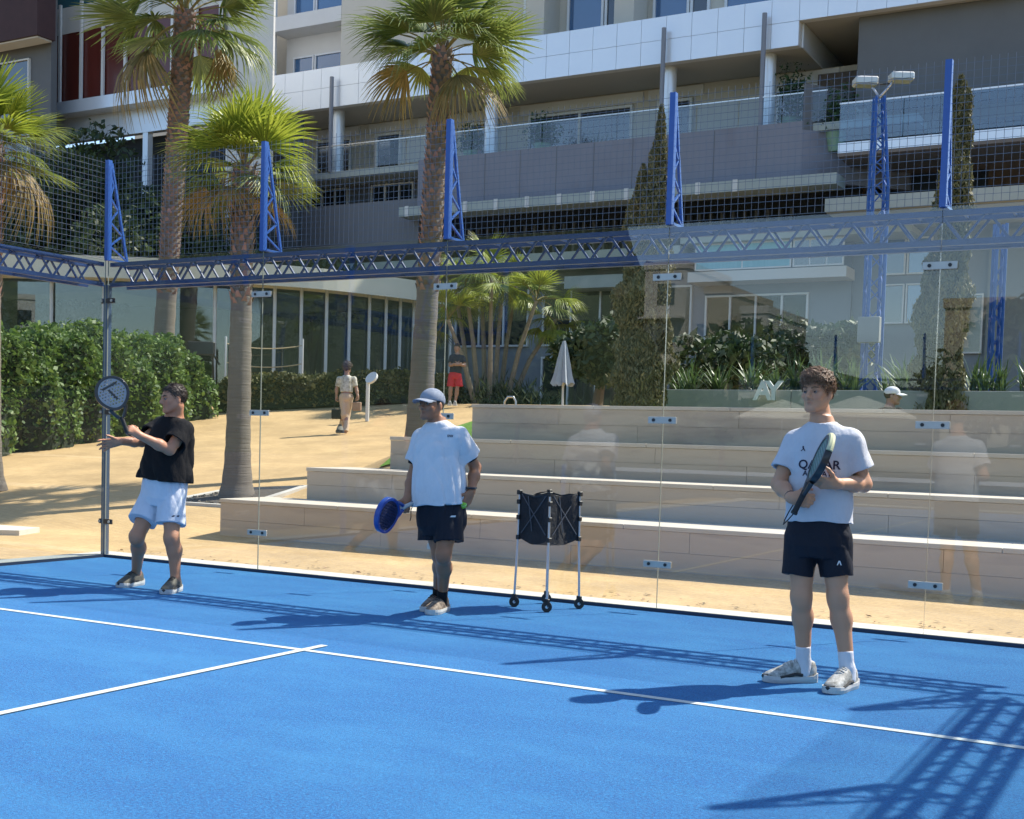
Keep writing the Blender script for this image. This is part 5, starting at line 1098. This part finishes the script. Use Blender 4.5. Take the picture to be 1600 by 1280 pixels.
for k, (px, py) in enumerate(((262, 812),)): decal('shorts_logo', poly_mesh([(-.028, -.007), (.02, -.007), (.028, .004), (-.018, .007)]), (268, 808), 9.8, A['shorts'], A['root'], PRINT, A['shorts'], TC, off=.004)
# man in white T-shirt and cap, middle
CAPM = M('cap_grey_blue', (.20, .24, .31), (.30, .34, .40), scale=10, rough=.85, bump=.3, bscale=200)
B = person(dict(t=9.0, g=(4.8, -1.35, 0), face=-24, head=-36, tilt=-.04, look=.10, label='man in white T-shirt, black shorts and cap with a racket hanging from his hand', skin=(.34, .155, .08), skinn='capman', seed=5, sx=.98, nk=1.0, limb=.98, stubble=.4, belly=.25, h=.0052,
    j=dict(pelvis=(689, 806), neck=(684, 661), head=(674, 634, -.05), shR=(660, 685, .10), shL=(717, 681, -.10), elR=(645, 744, .12), wrR=(636, 780, -.02), elL=(743, 731, .06), wrL=(736, 769, -.06), hipR=(676, 812, .06), hipL=(701, 812, -.05), knR=(687, 866, .03), knL=(693, 866, -.12), anR=(684, 930, .13), anL=(691, 934, -.10), legR=(676, 844, .05), legL=(701, 846, -.08), hem=(690, 790)),
    handR=dict(d=V3(-.3, -.9, .3), thumb=V3(-.9, .1, .4), curl=(.95, 1.2, .8), tc=.5), handL=dict(d=V3(-.35, -.9, .1), thumb=V3(-.65, .2, .7), curl=(.45, .6, .45), tc=.35),
    shirt=dict(mat=fabric('white_tee', (.60, .62, .65)), hem=-.1, sleeve=.60, ease=.030, sr=(.068, .086), fold=.014, flare=1.05, collar=.068), shorts=dict(mat=BLACKS, r=.112, fold=.010, len=.55), sock=(BSOCK, .10), footR=((688, 948), (655, 956)), footL=((700, 955), (662, 966)), shoe=(SHB, SOLB, LACED, .295, 'shoe', None),
    hair=dict(vol=.99, curl=.003, front=.060, side=-.02, nape=-.07), hairmat=('hair_black', (.010, .009, .009), (.03, .025, .022)), cap=(CAPM, CAPM)))
for s in 'RL': # dark under-sleeve bands
    sh_, el_ = B['sh'+s], B['el'+s]; a_ = sh_+(el_-sh_)*.60; b2 = sh_+(el_-sh_)*.70; S_ = SDF(); S_.add(f_cap(a_-(el_-sh_)*.05, b2, .060, .060), .01); lo, hi = bounds([a_, b2], .1); to_obj('sleeve_band', S_.mesh(.007, lo, hi), B['root'], BLACKT, B['e'])
b_ = B['gripR']+V3(.05, .028, -.03); tp_ = at(586, 813, 9.0-.42)
racket('dark blue racket hanging from the hand of the man in the cap', b_, tp_-b_, V3(.10, .95, .22), M('racket_navy', (.010, .016, .05), (.02, .03, .09), scale=8, rough=.35, coat=.3), M('racket_blue', (.012, .055, .28), rough=.35, coat=.4), GRIPW, None, cord=[(-.01, -.015, .0), (-.05, .01, .0), (-.10, .02, .01), (-.125, .03, .01)])
decal('chest_logo', text_mesh('DVX', .022, 0, .0008), (687, 681), 8.7, B['shirt'], B['root'], PRINT, B['shirt'], B['fw'], off=.003)
decal('shorts_logo', poly_mesh([(-.022, -.006), (.018, -.006), (.022, .006), (-.010, .006)]), (706, 809), 8.7, B['shorts'], B['root'], LOGO, B['shorts'], TC, off=.004)
MB().tube([B['wrL']-B['root']+UPV*.03+.036*(RT*math.cos(a)+TC*math.sin(a)) for a in np.linspace(0, 2*math.pi, 15)], .008, 6).build('watch', BLK, B['e'])
bc = B['gripL']+V3(-.018, -.03, .02); ball = empty('tennis_ball', tuple(bc), 0, 'lime green ball held in the hand of the man in the cap', 'ball')
def sphere(r, n=16): return [(r*math.sin(math.pi*i/n), -r*math.cos(math.pi*i/n)) for i in range(n+1)]
MB().lathe([(max(1e-4, a), b) for a, b in sphere(.033)], n=20).build('felt', M('ball_green', (.28, .62, .05), (.36, .72, .10), scale=40, rough=.95, bump=.6, bscale=300), ball, smooth=True); MB().tube([(.0331*math.cos(a)*math.cos(.45*math.sin(2*a)), .0331*math.sin(a)*math.cos(.45*math.sin(2*a)), .0331*math.sin(.45*math.sin(2*a))) for a in np.linspace(0, 2*math.pi, 33)], .0012, 5).build('seam', M('seam_white', (.7, .75, .6)), ball)
# ================================================================ ball basket on wheels
bk_ = np.array([5.235, -.37, 0]); e = empty('ball_basket', tuple(bk_), R(-17), 'black fabric ball basket on four thin aluminium legs with wheels', 'ball basket')
ALU = M('aluminium', (.62, .63, .66), rough=.28, metal=.9); BAG = M('bag_black', (.010, .010, .012), (.022, .022, .026), scale=9, rough=.75, bump=.8, bscale=22, bdist=.02); CONN = M('black_plastic', (.015, .015, .016), rough=.5)
zt_, zb_2 = .905, .545; hw = .165
cor = [(-hw, -hw), (hw, -hw), (hw, hw), (-hw, hw)]
n = 10; V = []; rows = np.linspace(0, 1, 9); F = []
for r in rows:
    for k in range(4):
        a, b = np.array(cor[k]), np.array(cor[(k+1) % 4])
        for i in range(n):
            t = i/n; p = a*(1-t)+b*t; s_ = math.sin(math.pi*t); inw = -.020*s_*math.sin(r*3.1+k)-.012*math.sin(t*9+k+r*4)*s_; nn = unit(np.array([b[1]-a[1], a[0]-b[0]])); z = zb_2+(zt_-zb_2)*r-(.030*s_+.014*math.sin(t*7+k)*s_)*(r > .99)-(.045*s_)*(1-r)**3; V.append((p[0]+nn[0]*inw, p[1]+nn[1]*inw, z))
m_ = 4*n
for i in range(len(rows)-1):
    for k in range(m_): F.append((i*m_+k, i*m_+(k+1) % m_, (i+1)*m_+(k+1) % m_, (i+1)*m_+k))
c0 = len(V); V.append((0, 0, zb_2-.06))
for k in range(m_): F.append((c0, (k+1) % m_, k))
MB().add(V, F).build('bag', BAG, e, smooth=True)
for x_, y_ in cor:
    lg = MB().tube([(x_*1.0, y_*1.0, zt_-.02), (x_*1.02, y_*1.02, .5), (x_*1.08, y_*1.08, .09)], .0095, 10).build('leg', ALU, e, smooth=True)
    for z in (zt_-.012, .82, .70, zb_2): box('connector', (x_-.017, y_-.017, z-.018), (x_+.017, y_+.017, z+.018), CONN, lg, .004)
    cx_, cy_ = x_*1.08, y_*1.08; w = MB(); w.tube([(cx_-.011, cy_+.011, .040), (cx_+.011, cy_-.011, .040)], .040, 18); wh = w.build('wheel', CONN, e, smooth=True); MB().tube([(cx_-.014, cy_+.014, .040), (cx_+.014, cy_-.014, .040)], .012, 10).build('hub', ALU, wh); box('fork', (cx_-.021, cy_-.012, .036), (cx_+.021, cy_+.012, .10), CONN, wh, .003)
for k in range(4): a, b = cor[k], cor[(k+1) % 4]; MB().tube([(a[0], a[1], zt_-.012), ((a[0]+b[0])/2, (a[1]+b[1])/2, zt_-.04), (b[0], b[1], zt_-.012)], .005, 6).build('rim_cord', CONN, e)
for k in (1, 0):
    a, b = cor[k], cor[(k+1) % 4]; o_ = unit(np.array([b[1]-a[1], a[0]-b[0]]))*.004
    for u0, z0, u1, z1 in ((.1, .88, .9, .58), (.9, .88, .1, .58), (.3, .87, .45, .60)): MB().tube([(a[0]*(1-u)+b[0]*u+o_[0], a[1]*(1-u)+b[1]*u+o_[1], z) for u, z in ((u0, z0), ((u0+u1)/2, (z0+z1)/2), (u1, z1))], .004, 6).build('net_cord', M('cord_grey', (.10, .10, .11), rough=.7), e)
# ================================================================ passers-by
def foot_z(px, py, t): return at(px, py, t)
wg = at(536, 677, 28.8); wg[2] = ground_z(wg[0], wg[1])
PRT = M('printed_blouse', (.30, .28, .22), (.62, .60, .54), scale=16, rough=.85, contrast=3.5); BEI = fabric('beige_trousers', (.50, .38, .27))
W_ = person(dict(t=28.8, g=tuple(wg), face=160, head=150, label='woman in printed blouse and beige trousers walking away along the path', skin=(.34, .20, .14), skinn='woman', seed=2, sx=.80, bulk=.85, limb=.88, h=.012, detail=0, hs=.95,
    j=dict(pelvis=(541, 620), neck=(542, 587), head=(543, 574.5), shR=(553, 592, 0), shL=(530, 592, 0), elR=(557, 608, 0), wrR=(559, 619, -.05), elL=(526, 608, 0), wrL=(526, 620, 0), hipR=(546, 623, 0), hipL=(536, 623, 0), knR=(543, 648, .05), knL=(537, 648, -.05), anR=(540, 673, -.12), anL=(533, 670, .18), hem=(541, 613)),
    handR=dict(d=V3(.1, -1, 0), thumb=V3(-.5, 0, -.8), curl=(.8, .9, .6)), handL=dict(d=V3(-.05, -1, 0), thumb=V3(.5, 0, -.8), curl=(.8, .9, .6)),
    shirt=dict(mat=PRT, hem=0, sleeve=.75, ease=.02, sr=(.065, .06), fold=.006, collar=.06), shorts=dict(mat=BEI, long=1, r=.08, fold=.006), footR=((539, 679), (541, 677)), footL=((531, 677), (533, 675)), fdir=1, shoe=(SHD, SOLG, LACED, .25, 'shoe', None),
    hair=dict(vol=1.45, curl=.02, front=.02, side=-.07, nape=-.09), hairmat=('hair_dark_curly', (.03, .016, .012), (.07, .04, .03))))
hb = W_['gripL']+np.array([0, 0, -.32]); hbe = empty('handbag', tuple(hb), 0, 'black handbag hanging from the walking woman’s left hand', 'handbag'); LEA = M('black_leather', (.012, .012, .013), rough=.4)
box('bag', (-.13, -.06, -.13), (.13, .06, .10), LEA, hbe, .02); MB().tube([(-.09, 0, .09), (-.06, 0, .27), (0, 0, .32), (.06, 0, .27), (.09, 0, .09)], .008, 6).build('handle', LEA, hbe)
pb = W_['gripR']+np.array([0, 0, -.14]); pbe = empty('paper_bag', tuple(pb), .4, 'small brown bag in the walking woman’s right hand', 'bag'); box('bag', (-.10, -.05, -.13), (.10, .05, .07), M('brown_bag', (.25, .14, .09), (.4, .28, .2), scale=9, rough=.8), pbe, .015); MB().tube([(-.05, 0, .06), (0, 0, .14), (.05, 0, .06)], .006, 6).build('handle', LEA, pbe)
bg = at(706, 632, 33.); bg[2] = ground_z(bg[0], bg[1])
P_ = person(dict(t=33., g=tuple(bg), face=-18, head=-10, look=-.25, label='boy in dark T-shirt and red shorts standing with arms folded', skin=(.36, .21, .145), skinn='boy', seed=4, sx=.86, bulk=.9, limb=.92, h=.012, detail=0, hs=1.0,
    j=dict(pelvis=(711, 586), neck=(715, 554), head=(714, 544), shR=(706, 558, 0), shL=(723, 559, 0), elR=(703, 571, -.06), wrR=(713, 569, -.24), elL=(726, 571, -.06), wrL=(716, 570, -.26), hipR=(706, 588, 0), hipL=(716, 588, 0), knR=(704, 609, -.02), knL=(714, 609, -.02), anR=(702, 629, 0), anL=(711, 629, 0), legR=(704, 604), legL=(717, 604), hem=(711, 583)),
    handR=dict(d=V3(.9, 0, .2), thumb=V3(0, .9, .3), curl=(.5, .6, .4)), handL=dict(d=V3(-.9, 0, .2), thumb=V3(0, .9, .3), curl=(.5, .6, .4)),
    shirt=dict(mat=fabric('navy_tee', (.03, .035, .05)), hem=0, sleeve=.7, ease=.02, sr=(.07, .075), fold=.006), shorts=dict(mat=fabric('red_shorts', (.48, .03, .045)), r=.115, len=.7), footR=((703, 634), (701, 635)), footL=((711, 634), (710, 635)), fdir=1, shoe=(SHG, SOLB, LACE, .25, 'shoe', None),
    hair=dict(vol=1.0, curl=.006, front=.055, side=-.01, nape=-.06), hairmat=('hair_boy', (.02, .013, .01), (.05, .03, .02))))
# person sitting on the lawn behind the steps
sg = at(1386, 640, 15.3); sg[2] = ground_z(sg[0], sg[1])+.02; tt = 15.3; jz = lambda px, z, dt=0: None
def jw(dr, dc, z):
    """offset in metres from the seat point -> pixel tuple for person()"""
    P = sg+RT*dr+TC*dc+UPV*z; t = depth(P); d = P-CP; return (800+FPX*float(d@_r)/t, PPY-FPX*float(d@_u)/t, t-tt)
Q_ = person(dict(t=tt, g=tuple(sg), face=60, head=70, label='person in white cap and dark top sitting on the lawn above the steps', skin=(.35, .21, .15), skinn='sitter', seed=6, sx=.85, bulk=.9, limb=.9, h=.011, detail=0, hs=.95,
    j=dict(pelvis=jw(0, 0, .15), neck=jw(.03, 0, .60), head=jw(.06, .01, .745), shR=jw(-.02, -.15, .54), shL=jw(.10, .15, .54), elR=jw(.12, -.2, .26), wrR=jw(.32, -.1, .30), elL=jw(.2, .18, .26), wrL=jw(.36, .08, .30), hipR=jw(0, -.1, .10), hipL=jw(.05, .09, .10), knR=jw(.38, -.1, .36), knL=jw(.42, .1, .36), anR=jw(.52, -.1, .07), anL=jw(.56, .1, .07), hem=jw(0, 0, .09)),
    handR=dict(d=V3(.9, 0, .2), thumb=V3(0, .9, .3)), handL=dict(d=V3(.9, 0, .2), thumb=V3(0, .9, .3)), shirt=dict(mat=BLACKT, hem=0, sleeve=.7, ease=.02, fold=.006), shorts=dict(mat=BLACKS, long=1, r=.09), footR=((1400, 640), (1412, 640)), footL=((1400, 640), (1412, 640)), fdir=1, shoe=(SHG, SOLB, LACE, .25, 'shoe', None),
    hair=dict(vol=1.0, curl=.004, front=.055, side=-.01, nape=-.06), hairmat=('hair_boy', (.02, .013, .01), (.05, .03, .02)), cap=(fabric('white_cap', (.72, .72, .72)), fabric('white_cap', (.72, .72, .72)))))
# ================================================================ small things
# floodlight mast
mb_ = at(1358, 640, 18.6); mb_[2] = ground_z(mb_[0], mb_[1]); k1 = at(1354, 300, 18.6)-mb_; k2 = at(1374, 152, 18.6)-mb_
mast = empty('floodlight_mast', tuple(mb_), 0, 'blue lattice mast with a kinked top carrying two floodlights', 'floodlight mast'); mm = MB(); wd_ = .11
sq = [RT*a+TC*b for a, b in ((-wd_, -wd_), (wd_, -wd_), (wd_, wd_), (-wd_, wd_))]
for q in sq: mm.tube([q, np.array([0, 0, k1[2]])+q], .028, 6); mm.tube([np.array([0, 0, k1[2]])+q, k2+q*.55+(np.array([0, 0, 0]))], .024, 6)
nst = 16
for i in range(nst):
    z0, z1 = k1[2]*i/nst, k1[2]*(i+1)/nst
    for a in range(4):
        qa, qb = sq[a], sq[(a+1) % 4]; qa, qb = (qa, qb) if i % 2 else (qb, qa); mm.bar(qa+(0, 0, z0), qb+(0, 0, z1), .018)
for i in range(8):
    f0, f1 = i/8, (i+1)/8; c0 = np.array([0, 0, k1[2]])*(1-f0)+k2*f0; c1 = np.array([0, 0, k1[2]])*(1-f1)+k2*f1
    for a in range(4):
        qa, qb = (sq[a], sq[(a+1) % 4]) if i % 2 else (sq[(a+1) % 4], sq[a]); mm.bar(c0+qa*(1-.45*f0), c1+qb*(1-.45*f1), .016)
mm.build('lattice', BLUE, mast)
box('control_box', tuple(np.array([-.16, -.28, 1.62])), (.16, -.14, 2.0), M('grey_box', (.26, .26, .25), rough=.5), mast, .01)
for s, px, py in ((-1, 1352, 128), (1, 1408, 121)):
    c_ = at(px, py, 18.6)-mb_; lampm = MB().bar(c_-RT*.17, c_+RT*.17, .24, .12, up=UPV).build('floodlight', M('lamp_alu', (.55, .54, .50), rough=.35, metal=.6), mast, bevel=.02)
    MB().bar(c_-RT*.15-UPV*.065+TC*.02, c_+RT*.15-UPV*.065+TC*.02, .20, .012).build('lamp_glass', M('lamp_glass', (.25, .26, .27), rough=.1), lampm); MB().tube([k2, (k2+c_)/2+UPV*.03, c_-UPV*.03+RT*.1*(-s)], .018, 6).build('bracket', ALU, mast)
# cable along the mast head
MB().tube([at(1345, 134, 18.6)-mb_, at(1390, 131, 18.6)-mb_], .012, 6).build('cable', BOLT, mast)
# closed parasol
ps = at(879, 628, 27.); ps[2] = ground_z(ps[0], ps[1]); par = empty('closed_parasol', tuple(ps), 0, 'closed white parasol standing on the terrace left of the near cypress', 'parasol'); zt_p = at(879, 533, 27)[2]-ps[2]
MB().tube([(0, 0, 0), (0, 0, zt_p)], .025, 8).build('pole', FRAME, par); n = 28; V = []; F = []; prf = [(.03, zt_p), (.07, zt_p-.15), (.12, zt_p-.45), (.17, zt_p-.75), (.22, zt_p-.95)]
for r_, z in prf:
    for k in range(n): a = 2*math.pi*k/n; rr_ = r_*(1+.28*math.cos(a*7)*min(1, r_/.1)); V.append((rr_*math.cos(a), rr_*math.sin(a), z+.05*math.cos(a*7+1)*(r_ > .2)))
for i in range(len(prf)-1):
    for k in range(n): F.append((i*n+k, i*n+(k+1) % n, (i+1)*n+(k+1) % n, (i+1)*n+k))
MB().add(V, F).build('canopy', fabric('parasol_shaded_white', (.36, .40, .46)), par, smooth=True); MB().tube([(0, 0, 0), (0, 0, .06)], .25, 16).build('base', GREYW, par)  # shade on the white cloth is put into this grey-blue
# path lamp / sign with tilted disc
sg_ = at(574, 640, 31); sg_[2] = ground_z(sg_[0], sg_[1]); sgn = empty('path_lamp', tuple(sg_), 0, 'white post with a tilted disc head beside the low hedge', 'lamp'); hz = at(576, 597, 31)[2]-sg_[2]
MB().tube([(0, 0, 0), (0, 0, hz)], .05, 10).build('post', FRAME, sgn, smooth=True); c_ = RT*.09+UPV*(hz+.10); d_ = unit(V3(-.5, .55, .65)); MB().tube([c_-d_*.03, c_+d_*.03], .17, 18).build('disc', FRAME, sgn)
# small drinking-water post
bo = at(806, 625, 27); bo[2] = ground_z(bo[0], bo[1]); bol = empty('dispenser', tuple(bo), 0, 'small blue and white cylinder with a grey hoop behind the top step', 'dispenser'); MB().lathe([(.09, 0), (.10, .05), (.10, .45), (.07, .5)], n=16).build('drum', M('drum_blue', (.05, .08, .42), rough=.4), bol, smooth=True); MB().lathe([(.102, .18), (.103, .19), (.103, .30), (.102, .31)], n=16).build('label_band', FRAME, bol); MB().tube([(-.28, 0, 0), (-.28, 0, .75), (-.2, 0, .85), (-.06, 0, .85), (0, 0, .75), (0, 0, .5)], .025, 8).build('hoop', STEEL, bol, smooth=True)
# white letters on the planter wall
for ch, px in (('A', 1192), ('Y', 1209)):
    me = text_mesh(ch, .36, .02, .012); o = meshobj('sign_letter', me, FRAME); p_ = aty(px, 612, 7.9); o.location = tuple(p_); o.rotation_euler = (R(90), 0, 0); tag(o, 'white block letter %s on the planter wall above the steps' % ch, 'letter')
# terrace chairs behind the right fence
for i, (px, lab) in enumerate(((1534, 'black framed chair with pale back on the hotel terrace, left of the pair'), (1575, 'black framed chair with pale back on the hotel terrace, right of the pair'))):
    c_ = at(px, 322, 45); c_[2] = 9.0; ch_ = empty('terrace_chair', tuple(c_), 0, lab, 'chair', 'chairs on the hotel terrace')
    c_t = at(px, 292, 45)[2]-9.0
    for s in (-1, 1):
        MB().tube([(s*.42, 0, 0), (s*.42, 0, c_t), (0, 0, c_t+.02)], .04, 8).build('back_frame', BOLT, ch_); MB().tube([(s*.42, -.6, 0), (s*.42, -.6, .45), (s*.42, 0, .45)], .03, 8).build('leg', BOLT, ch_)
    box('backrest', (-.36, -.02, c_t-.45), (.36, .02, c_t-.06), M('chair_pale', (.55, .55, .52), rough=.8), ch_, .01); box('seat', (-.4, -.6, .42), (.4, 0, .47), BOLT, ch_)
# potted shrubs on the hotel balcony
for i, (px, py, hh, lab) in enumerate(((1236, 172, 1.7, 'leafy potted shrub at the right end of the hotel balcony'), (738, 225, 1.1, 'potted plant on the hotel balcony beside the tall centre palm'), (848, 215, 1.0, 'small potted plant left of the wide balcony window'), (1308, 175, 1.4, 'dark potted plant beside the blue glass balcony'))):
    c_ = aty(px, py, 33.2 if i != 3 else 32.2); c_[2] = 11.95 if i != 3 else 11.06; pe = empty('potted_plant', tuple(c_), 0, lab, 'plant', 'potted plants on the hotel balconies')
    MB().lathe([(.24, 0), (.36, .6), (.40, .62), (.34, .60)], n=16).build('pot', M('green_pot', (.20, .33, .22), (.26, .38, .27), scale=3, rough=.6), pe, smooth=True); MB().tube([(0, 0, .5), (.05, 0, hh*.7)], .03, 6).build('stem', BARK, pe)
    C = np.stack([RNG.normal(0, .28, 900), RNG.normal(0, .28, 900), .6+np.abs(RNG.normal(hh*.45, hh*.28, 900))], 1); leaf_cloud('leaves', C, .13, M('pot_leaf', (.02, .06, .02), (.05, .10, .035), scale=3, island=.4, trans=.2), pe, aspect=.5)
# open parasols behind the camera (mirrored in the glass over the steps)
for i, (x_, y_, lab) in enumerate(((1.5, -24.5, 'large open cream parasol mirrored in the glass above the basket'), (-1.5, -27.5, 'farther open cream parasol mirrored in the glass'))):
    o_ = empty('open_parasol', (x_, y_, 0), 0, lab, 'parasol'); MB().tube([(0, 0, 0), (0, 0, 2.7)], .03, 8).build('pole', FRAME, o_); MB().lathe([(1.5, 2.15), (1.5, 2.2), (.8, 2.5), (.03, 2.75)], n=8).build('canopy', fabric('parasol_cream', (.70, .66, .55)), o_); MB().tube([(0, 0, 0), (0, 0, .08)], .3, 16).build('base', GREYW, o_)
# solid post added in place of a reflected one near the right edge
l2 = at(1550, 640, 18.6); l2[2] = ground_z(l2[0], l2[1]); zt2 = at(1550, 352, 18.6)[2]-l2[2]; lp = empty('reflected_post_stand_in', tuple(l2), 0, 'blue lattice post right of the tall straight cypress', 'post'); m2 = MB()
for q in sq: m2.tube([q*.6, q*.6+UPV*zt2], .026, 6)
for i in range(13):
    for a in range(4): qa, qb = (sq[a], sq[(a+1) % 4]) if i % 2 else (sq[(a+1) % 4], sq[a]); m2.bar(qa*.6+UPV*zt2*i/13, qb*.6+UPV*zt2*(i+1)/13, .015)
m2.build('lattice', BLUE, lp); box('base_plate', (-.16, -.16, 0), (.16, .16, .02), BLUE, lp)
